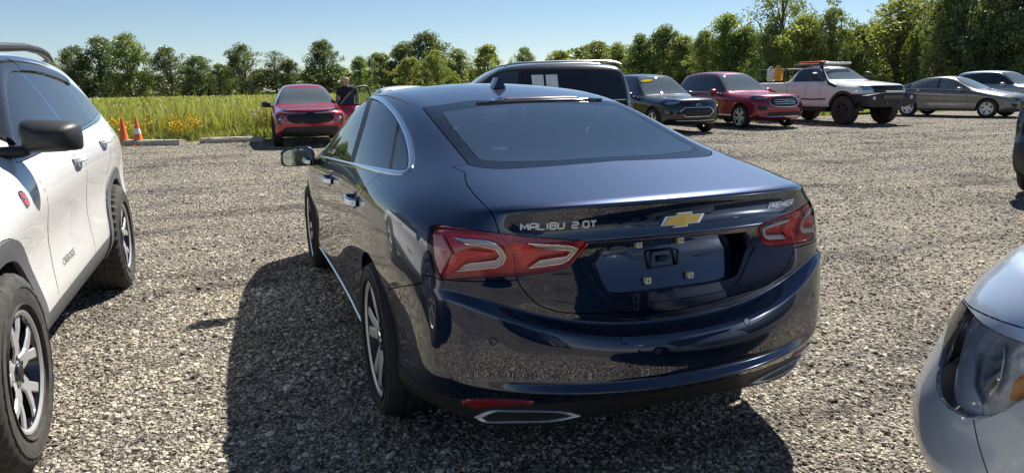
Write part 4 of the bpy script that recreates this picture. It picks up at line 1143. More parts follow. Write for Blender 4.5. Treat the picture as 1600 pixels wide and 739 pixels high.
        for poly, lb, base in (
            ([(708, 372), (764, 377), (778, 383), (786, 393), (790, 402), (786, 413), (776, 418), (745, 421), (713, 424), (726, 415), (738, 412), (775, 408), (782, 400), (775, 390), (757, 386), (726, 381)], 'ledq', 'lampq'),
            ([(673, 364), (687, 366), (702, 396), (685, 429), (676, 405)], 'sideq', 'lampq'),
            ([(690, 360), (770, 369), (779, 376), (764, 374), (705, 369)], 'topq', 'lampq'),
            ([(702, 399), (725, 391), (770, 397), (766, 401), (730, 404), (710, 420), (694, 430)], 'midq', 'lampq'),
            ([(825, 381), (890, 385), (904, 389), (896, 398), (889, 406), (878, 412), (826, 419), (844, 408), (886, 402), (894, 392), (840, 388)], 'ledl', 'lampl'),
            ([(800, 378), (818, 380), (836, 392), (838, 404), (822, 418), (814, 414), (806, 394)], 'midl', 'lampl')):
            B.label(v, poly, lb, [base])
            if lb in ('ledq', 'ledl') and sg == 1: LAMP_EDGES.append((poly, base))
        # licence plate recess in the lid
        rim = smooth_poly([(911, 416, 's'), (931, 448), (943, 468), (962, 476), (1000, 476), (1120, 460, 's'), (1130, 352, 's'), (1036, 371), (930, 384, 's')], 3)
        inn = smooth_poly([(946, 386, 's'), (928, 412, 's'), (942, 444), (956, 457), (1001, 456), (1120, 440, 's'), (1130, 364, 's'), (1030, 376, 's')], 3)
        B.label(v, inn, 'recess', ['lid'])
    for sg in (1, -1):
        v = Survey(None, sg, lambda c, n: c.y > -0.004)
        # glass
        g = smooth_poly([(660, 169, 's'), (694, 211), (733, 258, 's'), (760, 263), (803, 263.5), (900, 256.5), (985, 249, 's'), (870, 151, 's'), (838, 152), (741, 157.5), (700, 163)], 3)
        B.label(v, g, 'frit', ['body', 'lid'])
        gi = smooth_poly([(690, 175, 's'), (712, 205), (748, 249, 's'), (775, 252), (830, 252), (900, 249), (978, 243, 's'), (880, 158, 's'), (838, 161), (770, 165)], 3)
        B.label(v, gi, 'rearglass', ['frit'])
        dlo = smooth_poly([(501, 246, 's'), (551, 258), (603, 268), (628, 270), (640, 264), (643, 245), (637, 214), (624, 186), (607, 165), (589, 153.5), (571, 154), (551, 164), (527, 193), (512, 219)], 3)
        vs = Survey(None, sg, lambda c, n: c.y > 0.4 and n.y > .12 and c.z > .85)
        B.label(vs, dlo, 'dlo', ['body'])
        wf = smooth_poly([(507, 244, 's'), (546, 254, 's'), (574, 158.5, 's'), (556, 166), (532, 194), (517, 219)], 3)
        wr = smooth_poly([(553, 255.5, 's'), (608, 265.5, 's'), (621, 190, 's'), (606, 169), (591, 159), (582, 157, 's')], 3)
        wq = smooth_poly([(612, 266, 's'), (627, 266), (635, 261), (637.5, 245), (633, 217), (624.5, 195, 's')], 3)
        for q, nm in ((wf, 'winf'), (wr, 'winr'), (wq, 'winq')): B.label(vs, q, nm, ['dlo'])
        s = Side(sg)
        B.label(s, smooth_poly([(2.30, 1.1, 's'), (2.32, .6), (2.28, .30, 's'), (1.17, .30, 's'), (1.15, .7), (1.12, 1.2, 's'), (1.7, 1.2, 's')], 3), 'doorf', ['body'])
        B.label(s, smooth_poly([(1.17, .30, 's'), (1.15, .7), (1.12, 1.2, 's'), (-.06, 1.10, 's'), (.10, 1.0), (.24, .88), (.33, .75), (.36, .60), (.38, .45), (.46, .30, 's')], 3), 'doorr', ['body'])
        B.label(s, [(-.05, .255), (3.1, .255), (3.1, .1), (-.05, .1)], 'rocker', ['body'])
    B.relabel('body', 'bumper', lambda c: c.x < -.80 and c.z < .80)
    # hood, windscreen
    B.label(Top(), smooth_poly([(1.82, .60), (1.88, .3), (1.90, 0), (1.88, -.3), (1.82, -.60), (2.42, -.70), (2.50, -.4), (2.54, 0), (2.50, .4), (2.42, .70)], 3), 'wscreen', ['body'])
    B.label(Top(), smooth_poly([(2.50, .68, 's'), (2.57, .4), (2.60, 0), (2.57, -.4), (2.50, -.68, 's'), (3.40, -.60, 's'), (3.58, 0), (3.40, .60, 's')], 3), 'hood', ['body'])
    B.label(End(1), smooth_poly([(.62, .62, 's'), (.55, .36), (.3, .33), (-.3, .33), (-.55, .36), (-.62, .62, 's'), (-.3, .60), (0, .60), (.3, .60)], 3), 'grille', ['body', 'hood'])
    for sg in (1, -1):
        B.label(End(1), [(sg * .80, .69), (sg * .78, .62), (sg * .45, .62), (sg * .48, .67)], 'headl', ['body', 'hood'])
    B.label(End(-1), [(-.95, .36), (-.7, .385), (0, .392), (.7, .385), (.95, .36), (.95, .1), (-.95, .1)], 'valance', ['bumper'])
    for sg in (1, -1): B.label(Side(sg), [(-1.15, .38), (-.8, .36), (-.45, .30), (-.3, .24), (-.3, .1), (-1.15, .1)], 'valance', ['bumper'])
    left = lambda nm: None
    # split left/right look-alikes
    for nm in ('frit',): pass
    for nm in ('dlo', 'winf', 'winr', 'winq', 'doorf', 'doorr', 'rocker', 'headl', 'lampq', 'lampl', 'ledq', 'ledl', 'sideq', 'topq', 'midq', 'midl'):
        B.relabel(nm, nm + 'R', lambda c: c.y < 0)
    T = {'body': ('body_shell', [PB]), 'bumper': ('rear_bumper', [PB]), 'valance': ('rear_valance', [M_BLACK]), 'lid': ('trunk_lid', [PB], dict(fold=.034)), 'recess': ('plate_recess', [PB], dict(lift=-.026, gap=-.004, fold=0)),
         'frit': ('rear_window_border', [M_FRIT], dict(gap=.003)), 'rearglass': ('rear_window', [M_REARG], dict(gap=0, fold=.004)),
         'wscreen': ('windscreen', [M_WIND]), 'hood': ('hood', [PB]), 'grille': ('front_grille', [M_BLACK])}
    for sfx in ('', 'R'):
        T.update({'dlo' + sfx: ('window_surround', [M_BLACK], dict(gap=.001)), 'winf' + sfx: ('side_window', [M_GLASS], dict(gap=.001, fold=.004)), 'winr' + sfx: ('side_window', [M_GLASS], dict(gap=.001, fold=.004)),
                  'winq' + sfx: ('side_window', [M_GLASS], dict(gap=.001, fold=.004)), 'doorf' + sfx: ('front_door', [PB]), 'doorr' + sfx: ('rear_door', [PB]), 'rocker' + sfx: ('sill', [PB])})
    O = B.finish(car, T)
    rm = O['recess'].data                                   # the recess floor leans back towards its top
    for q in rm.vertices: q.co.x += .055 * max(0, (q.co.z - .71)) / .2
    rm.normals_split_custom_set([(0, 0, 0)] * len(rm.loops)); rm.update()
    B._emit([f for f in B.bm.faces if B.names[f[B.lab]] == 'body' and f.calc_center_median().z > 1.12 and f.normal.z > .05 and -.45 < f.calc_center_median().x < 2.3], 'headliner', [M_DARKIN], car, 0, 0, -.022)
    for sfx in ('', 'R'):
        lamp(B, ['lampq' + sfx, 'ledq' + sfx, 'sideq' + sfx, 'topq' + sfx, 'midq' + sfx], 'tail_lamp', M_TLENS, car, M_REDDARK, .022,
             [('ledq' + sfx, 'light_bar', M_LED, .006), ('sideq' + sfx, 'side_reflector', M_PINK, .010), ('topq' + sfx, 'lamp_strip', M_REDREF, .012), ('midq' + sfx, 'lamp_strip', M_REDREF, .010)])
        lamp(B, ['lampl' + sfx, 'ledl' + sfx, 'midl' + sfx], 'trunk_lamp', M_TLENS, O['lid'], M_REDDARK, .020, [('ledl' + sfx, 'light_bar', M_LED, .006), ('midl' + sfx, 'lamp_strip', M_REDREF, .010)])
        lamp(B, ['headl' + sfx], 'headlamp', M_LENS, car, M_REFL, .03, [])
    return car, B, O

def build_malibu_details(car, B, O):
    AX = (-.09, 2.81)
    wheel_meshes('malibu', .345, .235, .252, (5, 'twin'), [M_ALLOY, M_ALLOYD, M_CHROME])
    for ax in AX:
        for sg in (1, -1):
            put_wheel(car, 'malibu', ax, .795 * sg, .343, sg, spin=.35 + ax)
            liner(car, ax, .345, .385, .36, .88, sg)
    underbody(car, -.56, 3.45, .74, .24, .34, AX, .42)
    PB = MATS['navy_paint']
    for sg in (1, -1):
        v = Survey(None, sg, None)
        dlo = smooth_poly([(502, 246, 's'), (551, 258), (603, 268), (628, 270), (640, 264), (643, 245), (637, 214), (624, 186), (607, 165), (589, 153.5), (571, 154), (551, 164), (527, 193), (513, 219)], 5)
        B.ribbon(v, dlo, .024, .006, 'window_trim', [M_CHROME], car)
        # mirror
        mirror(car, 2.12, 1.015, .965, sg, PB, M_MIRRORG, (.13, .215, .14), -.035, 1)
        for hx, hz in ((.33, .905), (1.42, .88)):
            h = B.hit(Side(sg), (hx, hz)); handle(O['doorr' + ('' if sg > 0 else 'R')] if hx < 1 else O['doorf' + ('' if sg > 0 else 'R')], h, M_CHROME, cup=PB)
        # exhaust finisher and low reflector
        ex = smooth_poly([(742, 651, 's'), (766, 641), (800, 640.5), (876, 642), (906, 648, 's'), (862, 656.5), (800, 658), (757, 658)], 3)
        H = B.path(v, ex)
        if len(H) > 5:
            c = Vector((0, 0, 0))
            for h in H: c += h[0]
            c /= len(H); m = MB(); n = len(H); rings = []
            back = Vector((-1, 0, 0))
            for off, k in ((.03, 1.02), (-.008, 1.01), (-.013, .97), (-.010, .87), (.03, .84)):
                rings.append([c + (h[0] - c) * k - back * off for h in H])
            vs = [p for r_ in rings for p in r_]; fs = []
            for i in range(4):
                for k in range(n): fs.append((i * n + k, i * n + (k + 1) % n, i * n + n + (k + 1) % n, i * n + n + k))
            m.add(vs, fs); m.f.append(tuple(range(4 * n, 5 * n))); m.m.append(1)
            m.build('exhaust_finisher', [M_BADGE, M_DARKIN], car, angle=40)
        rf = smooth_poly([(719, 629, 's'), (731, 623), (780, 623.5), (827, 625.5), (833, 628), (800, 630), (765, 632.5), (742, 634)], 3)
        H = B.path(v, rf)
        if len(H) > 4:
            n = len(H); c = sum((h[0] for h in H), Vector((0, 0, 0))) / n
            vs = [h[0] for h in H] + [c + (h[0] - c) * .9 + h[1] * .008 for h in H]
            fs = [(k, (k + 1) % n, n + (k + 1) % n, n + k) for k in range(n)] + [tuple(range(n, 2 * n))]
            mesh('rear_reflector', vs, fs, [M_DULLRED], car, True, angle=40)
        # parking sensors
        for p in ((770, 533), (975, 532)):
            h = B.hit(v, p)
            if h:
                m = MB().lathe([(.0, .001), (.011, .001), (.012, .0), (.0135, .0015), (.015, -.002)], 18, axis='z'); o = m.build('parking_sensor', [PB], car); o.matrix_basis = frame_at(*h)
    v = Survey(None, 1, None)
    lid = O['lid']
    # lettering: square-shouldered strokes laid on the curved lid
    G = {'M': [[(0, 0), (0, 1), (.5, .25), (1, 1), (1, 0)]], 'A': [[(0, 0), (0, .75), (.25, 1), (1, 1), (1, 0)], [(0, .42), (1, .42)]], 'L': [[(0, 1), (0, 0), (1, 0)]], 'I': [[(.5, 0), (.5, 1)]],
         'B': [[(0, 0), (0, 1), (.85, 1), (.95, .78), (.85, .53), (.1, .53)], [(.85, .53), (1, .30), (.88, 0), (0, 0)]], 'U': [[(0, 1), (0, .12), (.15, 0), (.85, 0), (1, .12), (1, 1)]],
         '2': [[(0, 1), (.85, 1), (1, .85), (1, .62), (.85, .5), (.15, .5), (0, .38), (0, 0), (1, 0)]], '.': [[(.35, 0), (.65, 0)]], '0': [[(0, .12), (0, .88), (.12, 1), (.88, 1), (1, .88), (1, .12), (.88, 0), (.12, 0), (0, .1)]], 'T': [[(0, 1), (1, 1)], [(.5, .96), (.5, 0)]],
         'P': [[(0, 0), (0, 1), (.85, 1), (1, .85), (1, .55), (.85, .42), (.05, .42)]], 'R': [[(0, 0), (0, 1), (.85, 1), (1, .85), (1, .58), (.85, .45), (.05, .45)], [(.55, .45), (1, 0)]], 'E': [[(1, 1), (0, 1), (0, 0), (1, 0)], [(0, .5), (.85, .5)]]}
    def word(txt, pl, pr, hpx, wd, sh=0.0, gap=.32):
        hl, hr = B.hit(v, pl), B.hit(v, pr); y0, y1 = hl[0].y, hr[0].y; z0, z1 = hl[0].z, hr[0].z
        hgt = hpx * (hl[0] - CAM_POS).dot(CF) / CAM_F; ws = [.28 if c in '.I' else (1.15 if c == 'M' else 1.0) for c in txt]; tot = sum(ws) + gap * (len(txt) - 1); u = (y1 - y0) / tot; x = 0.0
        for c, w_ in zip(txt, ws):
            Vv, Ff = [], []
            for st in G[c]:
                P = [(y0 + u * (x + a_ * w_) - sh * b_ * hgt, z0 + (z1 - z0) * (x + a_ * w_) / tot + b_ * hgt) for a_, b_ in st]
                r_ = B.ribbon(End(-1), P, wd, .0045, None, None, None, False, soft=.8, dense=.006)
                if r_: n0 = len(Vv); Vv += r_[0]; Ff += [tuple(i + n0 for i in f) for f in r_[1]]
            if Vv: mesh('letter', Vv, Ff, [M_BADGE], lid, True, angle=40)
            x += w_ + gap
    word('MALIBU', (814, 359.5), (881, 356.5), 10, .0062); word('2.0T', (894, 356), (931, 354), 9.5, .0058); word('PREMIER', (1199.5, 325.5), (1236, 319.5), 8, .0055, sh=.35, gap=.38)
    # bow-tie shaped emblem
    h = B.hit(End(-1), (0.0, .975)); fr = frame_at(h[0], h[1]).to_3x3()
    ex, ey, ez = fr.col; g = (h[0], ex, ey, ez)
    def bow(k, t=0):
        k *= .80; a, b, c_, d_ = .098 * k - t, .019 * k, .031 * k, .037 * k
        sh = .010
        return [(-a - sh, -b), (-d_ - .006, -b), (-d_ - .010, -c_), (d_ - .010, -c_), (d_ - .006, -b), (a - sh, -b), (a + sh, b), (d_ + .006, b), (d_ + .010, c_), (-d_ + .010, c_), (-d_ + .006, b), (-a + sh, b)]
    em = MB(); em.prism(bow(1.0), -.004, .006, g); em.build('emblem', [M_CHROME], lid, smooth=False)
    em = MB(); em.prism(bow(.88, .002), .0, .0085, g, bev=.001); em.build('emblem_face', [M_GOLD], lid, smooth=False)
    for sg in (1, -1):
        v2 = Survey(None, sg, None)
        for pts, wd, th in (([(936, 392, 's'), (911, 417, 's'), (930, 447), (943, 466), (962, 475.5), (1000, 475.5), (1052, 470, 's')], .010, .005), ([(944, 386, 's'), (927.5, 412, 's'), (941, 444), (955, 458), (1001, 457.5), (1052, 452, 's')], .008, .004)):
            P = smooth_poly(pts, 5, False); H = [h for h in B.path(v2, P) if h[0].y * sg > -.004]
            if len(H) > 3: B.ribbon(v2, P, wd, th, 'recess_lip', [PB], lid, False)
    # empty plate bracket and its four clips
    for p in ((1012, 387.5), (1078.5, 380), (1018, 441), (1085, 432)):
        h = B.hit(v, p)
        if h:
            q = h[0] + Vector((.024 + .055 * max(0, h[0].z - .71) / .2, 0, 0)); m = MB(); fr = (q, (0, -1, 0), (0, 0, 1), (-1, 0, 0))
            m.prism([(-.011, -.011), (.011, -.011), (.011, .011), (-.011, .011)], 0, .018, fr, 0); m.prism([(-.003, -.003), (.003, -.003), (.003, .003), (-.003, .003)], .018, .0186, fr, 1)
            m.build('plate_clip', [mat_simple('clip_beige', (.62, .58, .42), .5), M_BLACK], lid, smooth=False)
    c = B.hit(v, (1048, 407.5))[0] + Vector((.050, 0, 0))
    m = MB(); fr = (c, (0, -1, 0), (0, 0, 1), (-1, 0, 0))
    rr = lambda a, b, r_: [(sx * (a - r_) + r_ * math.cos(t), sy * (b - r_) + r_ * math.sin(t)) for sx, sy, t0 in ((1, 1, 0), (-1, 1, 90), (-1, -1, 180), (1, -1, 270)) for t in [R(t0 + q * 22.5) for q in range(5)]]
    o_, i_ = rr(.058, .032, .012), rr(.053, .027, .010); n = len(o_); P = lambda p, d: Vector(c) + Vector((-d, -p[0], p[1]))
    m.add([P(p, 0) for p in o_] + [P(p, .014) for p in o_] + [P(p, .014) for p in i_] + [P(p, 0) for p in i_], [(r_ * n + k, r_ * n + (k + 1) % n, (r_ + 1) * n + (k + 1) % n, (r_ + 1) * n + k) for r_ in range(3) for k in range(n)])
    m.prism(rr(.018, .010, .003), 0, .012, fr); m.build('latch_cover', [M_GLOSSBLACK], lid, angle=40)
    # high brake lamp under the roof edge
    st = smooth_poly([(745, 161), (790, 157), (840, 155), (890, 154), (940, 156)], 6, False)
    B.ribbon(v, [(p[0], p[1] + 1) for p in st], .085, .010, 'brake_lamp_housing', [M_GLOSSBLACK], car, closed=False, lift=.0, soft=.8, wfun=lambda t: max(.15, min(1, 5 * min(t, 1 - t))))
    B.ribbon(v, [(p[0], p[1] + 1) for p in st[6:-5]], .03, .006, 'high_brake_lamp', [mat_simple('unlit_red', (.06, .008, .01), .2, coat=1)], car, closed=False, lift=.010)
    for k in range(9):
        t = (k + 1) / 10; P = []
        for i in range(13):
            q = i / 12; xa, xb = 700 + 58 * t, 905 + 185 * t
            P.append((xa + (xb - xa) * q, 176 + 66 * t - 8 * q * (1 - .3 * t) - 5 * math.sin(q * 3.14) * (1 - t)))
        B.ribbon(v, P, .0022, .0006, 'defroster_line', [M_DARKIN], O['rearglass'], False, lift=-.001)
    # shark-fin aerial
    h = B.hit(Top(), (.78, 0)); z0 = h[0].z - .004
    prof = [(-.085, 0, .034), (-.075, .018, .032), (-.068, .045, .024), (-.055, .066, .012), (-.03, .068, .010), (.0, .058, .016), (.04, .036, .024), (.08, .014, .026), (.10, 0, .02)]
    m = MB(); rows = []
    for k in range(6):
        t = k / 5
        sc = (1 - t ** 2.2) * .92 + .08
        rows.append([(.78 + .01 + (x_ * (1 - .42 * t) - .025 * t), y_ * .036 * (1 - t * .86), z0 + t * .058) for x_, y_ in [(-.08, -1), (-.085, 0), (-.08, 1), (-.02, 1.05), (.05, .8), (.10, .0), (.05, -.8), (-.02, -1.05)]])
    vs = [p for r_ in rows for p in r_]; fs = [(i * 8 + k, i * 8 + (k + 1) % 8, i * 8 + 8 + (k + 1) % 8, i * 8 + 8 + k) for i in range(5) for k in range(8)] + [tuple(range(40, 48))]
    m.add(vs, fs); m.build('shark_fin_aerial', [PB], car, angle=50)
    # bright edges of the light bars, just under the lens; thin bright line along the sills
    for sg in (1, -1):
        vm = Survey(None, sg, None)
        for poly, base in LAMP_EDGES:
            c0 = sum(p[0] for p in poly) / len(poly); P = [tuple(p) for p in poly]
            B.ribbon(vm, P, .0045, .002, 'light_bar_edge', [M_CHROME], car if base == 'lampq' else lid, True, lift=-.0035)
        B.ribbon(Side(sg), [(.42, .262), (1.2, .262), (2.35, .262)], .012, .006, 'sill_trim', [M_CHROME], car, False, dense=.05)
    # cabin
    interior(car, 2.45, -.30, 1.0, .86, .30, 1.35, .55, 2.25, seatmat=M_GREYIN if False else M_DARKIN)
    MB().box((-.18, 0, 1.045), (.62, 1.15, .03), bev=.01).build('parcel_shelf', [mat_simple('shelf_grey', (.34, .36, .36), .8)], car, angle=50)
    for p in ((.02, .22), (-.05, -.42)):
        MB().box((p[0], p[1], 1.068), (.10, .16, .012), rot=Matrix.Rotation(.4, 3, 'Z'), bev=.003).build('paper_slip', [M_PAPER], car)
    # roof seams
    for sg in (1, -1):
        B.ribbon(Top(), [(x, sg * y) for x, y in ((.50, .565), (.8, .578), (1.2, .582), (1.6, .585), (1.8, .60))], .010, .0012, 'roof_seam', [M_BLACK], car, closed=False, dense=.025)
    # twin-bar grille at the nose
    for z in (.40, .46, .52, .58):
        B.ribbon(End(1), [(y / 10, z) for y in range(-5, 6)], .018, .012, 'grille_bar', [M_CHROME], car, closed=False)
mal, MBody, MO = build_malibu(); build_malibu_details(mal, MBody, MO)

# ------------------------------------------------------------------ the other vehicles
def gen_spec(p):
    WB, ro, fo, hw, H = p['WB'], p['ro'], p['fo'], p['hw'], p['H']
    xr, xf = -ro, WB + fo
    NL = 9
    rp = p.get('rp') or [(.30, .10), (.42, .02), (.52, 0), (.62, .01), (.72, .05), (.80, .06), (.88, .06), (.96, .07), (p['bz'][0][1] + .02, .09)]
    fp = p.get('fp') or [(.26, .12), (.34, .04), (.44, .0), (.54, .0), (.64, .0), (.74, .015), (.82, .03), (.88, .06), (p['nose'], .12)]
    rw = p.get('rw', [-.12, -.06, -.04, -.035, -.035, -.04, -.05, -.06, -.09]); fw = p.get('fw', [-.16, -.09, -.07, -.065, -.065, -.075, -.09, -.11, -.15])
    ys = [0, .33, .62, .84, 1.0]; dr = p.get('rdx', [0, .012, .05, .12, .26]); df = p.get('fdx', [0, .03, .09, .18, .34])
    rear = []
    for c in range(5):
        rear.append([(xr + rp[l][1] + dr[c], ys[c] * (hw + rw[l]), rp[l][0] + (p.get('rrise', 0) * (c / 4) if l < 4 else 0)) for l in range(NL)])
    front = []
    for c in range(4, -1, -1):
        front.append([(xf - fp[l][1] - df[c], ys[c] * (hw + fw[l]), fp[l][0] - (p.get('nosedrop', .03) * (c / 4) ** 2 if l > 6 else 0)) for l in range(NL)])
    bz = p['bz']; cz = p['cz']; rh = p['rhw']; cowl, wt = p['cowl'], p['wtop']
    sx = p['sx']
    czf = pch(cz)
    W = p.get('W') or [(xr + .35, hw - .03), (0, hw), (.45, hw - .012), (WB / 2, hw - .015), (WB - .45, hw - .012), (WB, hw), (xf - .4, hw - .045)]
    by = p.get('by') or [(xr + .25, hw - .12), (.2, hw - .075), (WB / 2, hw - .065), (cowl - .1, hw - .07), (cowl + .3, hw - .10), (xf - .45, hw - .16)]
    ry = p.get('ry') or [(xr + .2, rh + .02), (p['rtop'], rh), (wt - .1, rh), (cowl, hw - .17), (cowl + .3, hw - .20), (xf - .45, hw - .26)]
    rz = p.get('rz') or [(x, z - (.055 if wt + .05 > x > p['rtop'] - .2 else .035)) for x, z in cz]
    S = dict(rear=rear, front=front, sx=sx, W=W, zb=[(xr, p.get('zb', .26)), (xf, p.get('zb', .26))], frac=p.get('frac', [0, .10, .22, .38, .54, .68, .80, .91, 1.0]),
             off=p.get('off', [-.07, -.015, -.010, -.020, -.018, -.004, 0, -.018, -.06]), by=by, bz=bz, ry=ry, rz=rz, cz=cz, crease=p.get('crease', [('L', 8, len(sx) + 5, len(sx) + 9, .3)]), crown=p.get('crown', 2.4))
    return S
def mirror2(poly): return [(-a, b) for a, b in poly][::-1]
def gen_car(name, label, p, loc, heading, paint, feats, wheel, sub=2, group=None, cat='car', arch=.40, flare=0.0, flaremat=None, glass=None, shield=None, tz=None, steer=0.0, interior_on=True, mirr=True, mirrmat=None, scale=1.0, extra_labels=None, wy=None):
    car = empty(name, (loc[0], loc[1], 0), heading); car.scale = (scale, scale, scale); tag(car, label, cat, group)
    S = gen_spec(p); B = Body(S, sub); car['_'] = 0; del car['_']
    bpy.context.view_layer.update()
    WB, hw = p['WB'], p['hw']; Rt = tz
    for ax in (0, WB): arch_cut(B, ax, Rt + .005, arch, flare)
    T = {'body': ('body_shell', [paint]), 'flare': ('wheel_arch_trim', [flaremat or M_BLACK], dict(lift=.012, fold=.02))}
    post = []
    for ft in feats:
        kind = ft[0]
        if kind == 'side':                                  # both flanks
            _, poly, nm, mt, only = ft[:5]; opt = ft[5] if len(ft) > 5 else {}
            for sg, sf in ((1, ''), (-1, 'R')):
                B.label(Side(sg), poly, nm + '#' + sf + str(id(poly) % 9973), only)
                T[nm + '#' + sf + str(id(poly) % 9973)] = (nm, [mt], opt)
        elif kind in ('front', 'rear'):
            _, poly, nm, mt, only, dep, both = ft[:7]
            v = End(1 if kind == 'front' else -1)
            for q, sf in (((poly, ''), (mirror2(poly), 'R')) if both else ((poly, ''),)):
                lb = nm + '@' + sf + str(id(poly) % 9973); B.label(v, q, lb, only)
                if dep: B.push(v, q, (-dep if kind == 'front' else dep, 0, 0), .012, [lb])
                T[lb] = (nm, [mt], dict(fold=.01))
                if mt is M_LENS or mt is M_REDLENS: T.pop(lb); post.append((lb, nm, mt, ft[7] if len(ft) > 7 else M_REFL))
        elif kind == 'top':
            _, poly, nm, mt, only = ft[:5]; B.label(Top(), poly, nm, only); T[nm] = (nm, [mt])
        elif kind == 'survey':
            _, poly, nm, mt, only, both, filt = ft[:7]
            for mir in ((1, -1) if both else (1,)):
                lb = nm + '$' + str(mir) + str(id(poly) % 9973); B.label(Survey(car, mir, filt), poly, lb, only)
                T[lb] = (nm, [mt])
                if mt is M_LENS or mt is M_REDLENS: T.pop(lb); post.append((lb, nm, mt, ft[7] if len(ft) > 7 else M_REFL))
    if extra_labels: extra_labels(B, car, T)
    O = B.finish(car, T)
    for lb, nm, mt, base in post: lamp(B, [lb], nm, mt, car, base, .025, [])
    for ft in feats:
        if ft[0] == 'line':
            _, view, pts, wd, th, nm, mt, closed = ft
            if view == 'side':
                for sg in (1, -1): B.ribbon(Side(sg), pts, wd, th, nm, [mt], car, closed, dense=.04)
            elif view == 'survey':
                for mir in (1, -1): B.ribbon(Survey(car, mir), pts, wd, th, nm, [mt], car, closed)
            else: B.ribbon(End(1) if view == 'front' else (End(-1) if view == 'rear' else Top()), pts, wd, th, nm, [mt], car, closed, dense=.04)
        elif ft[0] == 'handle':
            for sg in (1, -1):
                h = B.hit(Side(sg), ft[1])
                if h: handle(car, h, ft[2])
    yw = wy or hw - .115
    for ax in (0, WB):
        for sg in (1, -1):
            put_wheel(car, wheel, ax, yw * sg, Rt, sg, steer=steer if ax else 0, spin=random.uniform(0, 6)); liner(car, ax, Rt + .005, arch, .34, hw - .03, sg)
    underbody(car, -p['ro'] + .35, WB + p['fo'] - .4, hw - .14, p.get('zb', .26) + .02, p.get('zb', .26) + .14, (0, WB), arch + .02)
    if interior_on: interior(car, p['cowl'] - .12, p.get('inr', -p['ro'] + .35), p['bz'][1][1], hw - .06, p.get('floor', .40), p['cowl'] - 1.25, p.get('rseat', p['cowl'] - 2.1), p['cowl'] - .35)
    if mirr:
        for sg in (1, -1): mirror(car, p['cowl'] - .42, hw + .10, p['bz'][-2][1] + .09, sg, mirrmat or paint, M_MIRRORG, (.14, .22, .17), -.05, 1)
    return car, B, O

wheel_meshes('twin', .345, .225, .245, (5, 'twin'), [M_ALLOY, M_ALLOYD, M_CHROME])
wheel_meshes('wide', .355, .225, .235, (5, 'wide'), [M_ALLOY, M_ALLOYD, M_CHROME])
wheel_meshes('y5', .36, .235, .25, (5, 'y'), [M_ALLOY, M_ALLOYD, M_BLACK])
wheel_meshes('cruze', .325, .205, .21, (5, 'twin'), [M_ALLOY, M_ALLOY, M_CHROME])
wheel_meshes('offroad', .455, .31, .225, (6, 'twin'), [M_ALLOYD, M_BLACK, M_BLACK], block=30, tyremat=M_RUBBERD)
wheel_meshes('trail', .385, .25, .235, (5, 'y'), [M_ALLOY, M_GLOSSBLACK, M_BLACK], block=40, tyremat=M_RUBBERD)
def SX(ro, WB, fo, *mid): return [*mid]
def std_suv(ro, WB, fo, H, belt0, belt1, cowlz, nose, cowl, wtop, rtop):
    xr, xf = -ro, WB + fo
    cz = [(xr + .12, belt0 + .06), (xr + .18, belt0 + .22), (rtop, H - .06), (rtop + .3, H - .018), ((rtop + wtop) / 2 + .1, H), (wtop - .15, H - .03), (wtop, H - .055), ((wtop + cowl) / 2, (H - .05 + cowlz) / 2 + .015), (cowl, cowlz), (cowl + .2, cowlz - .015), (xf - .5, nose + .045), (xf - .3, nose + .01)]
    sx = [xr + .32, xr + .45, -.15, .15, .5, .9, WB / 2, WB / 2 + .4, wtop, (wtop + cowl) / 2, cowl, cowl + .22, WB, xf - .45]
    sx = sorted(set(round(q, 3) for q in sx)); out = [sx[0]]
    for q in sx[1:]:
        if q - out[-1] > .09: out.append(q)
    bz = [(xr, belt0), (.2, belt0 - .005), (cowl - .6, belt1 + .01), (cowl, belt1 - .02), (cowl + .3, cowlz - .09), (xf - .4, nose - .05)]
    return cz, out, bz
def suv_params(WB, ro, fo, hw, H, belt0, belt1, cowlz, nose, cowl, wtop, rtop, rhw, **k):
    cz, sx, bz = std_suv(ro, WB, fo, H, belt0, belt1, cowlz, nose, cowl, wtop, rtop)
    p = dict(WB=WB, ro=ro, fo=fo, hw=hw, H=H, bz=bz, cz=cz, sx=sx, rhw=rhw, cowl=cowl, wtop=wtop, rtop=rtop, nose=nose); p.update(k)
    return p
def wind(p, front=True, rear=True, glass=None):
    """windscreen and tailgate glass outlines for a body"""
    c, w, hw, rh = p['cowl'], p['wtop'], p['hw'], p['rhw']
    out = [('top', smooth_poly([(w - .02, rh - .06), (w + .05, .3), (w + .06, 0), (w + .05, -.3), (w - .02, -rh + .06), (c - .10, -hw + .21), (c - .02, -.35), (c + .01, 0), (c - .02, .35), (c - .10, hw - .21)], 3), 'windscreen', M_WIND, ['body'])]
    return out
def seams(xs, z0, z1): return [('line', 'side', [(x, z0), (x + .01, (z0 + z1) / 2), (x, z1)], .010, .0008, 'door_seam', M_BLACK, False) for x in xs]
RED1 = mat_paint('crimson_paint', (0.40, 0.012, 0.035), met=.35, rough=.32, dust=.03)
RED2 = mat_paint('ruby_paint', (0.26, 0.008, 0.028), met=.45, rough=.3, dust=.03)
BLK = mat_paint('black_paint', (0.006, 0.006, 0.008), met=.2, rough=.3, dust=.02)
DBLUE = mat_paint('ink_paint', (0.007, 0.008, 0.014), met=.3, rough=.3, dust=.02)
WHT = mat_paint('white_paint', (0.76, 0.76, 0.75), met=.0, rough=.35, dust=.03, dustcol=(.45, .40, .33))
GRY = mat_paint('pepperdust_paint', (0.17, 0.165, 0.155), met=.55, rough=.32, dust=.05)
SLV = mat_paint('ice_blue_paint', (0.52, 0.60, 0.72), met=.4, rough=.33, dust=.05)
LGT = mat_paint('pale_blue_paint', (0.34, 0.38, 0.43), met=.5, rough=.33, dust=.04)
PI = math.pi
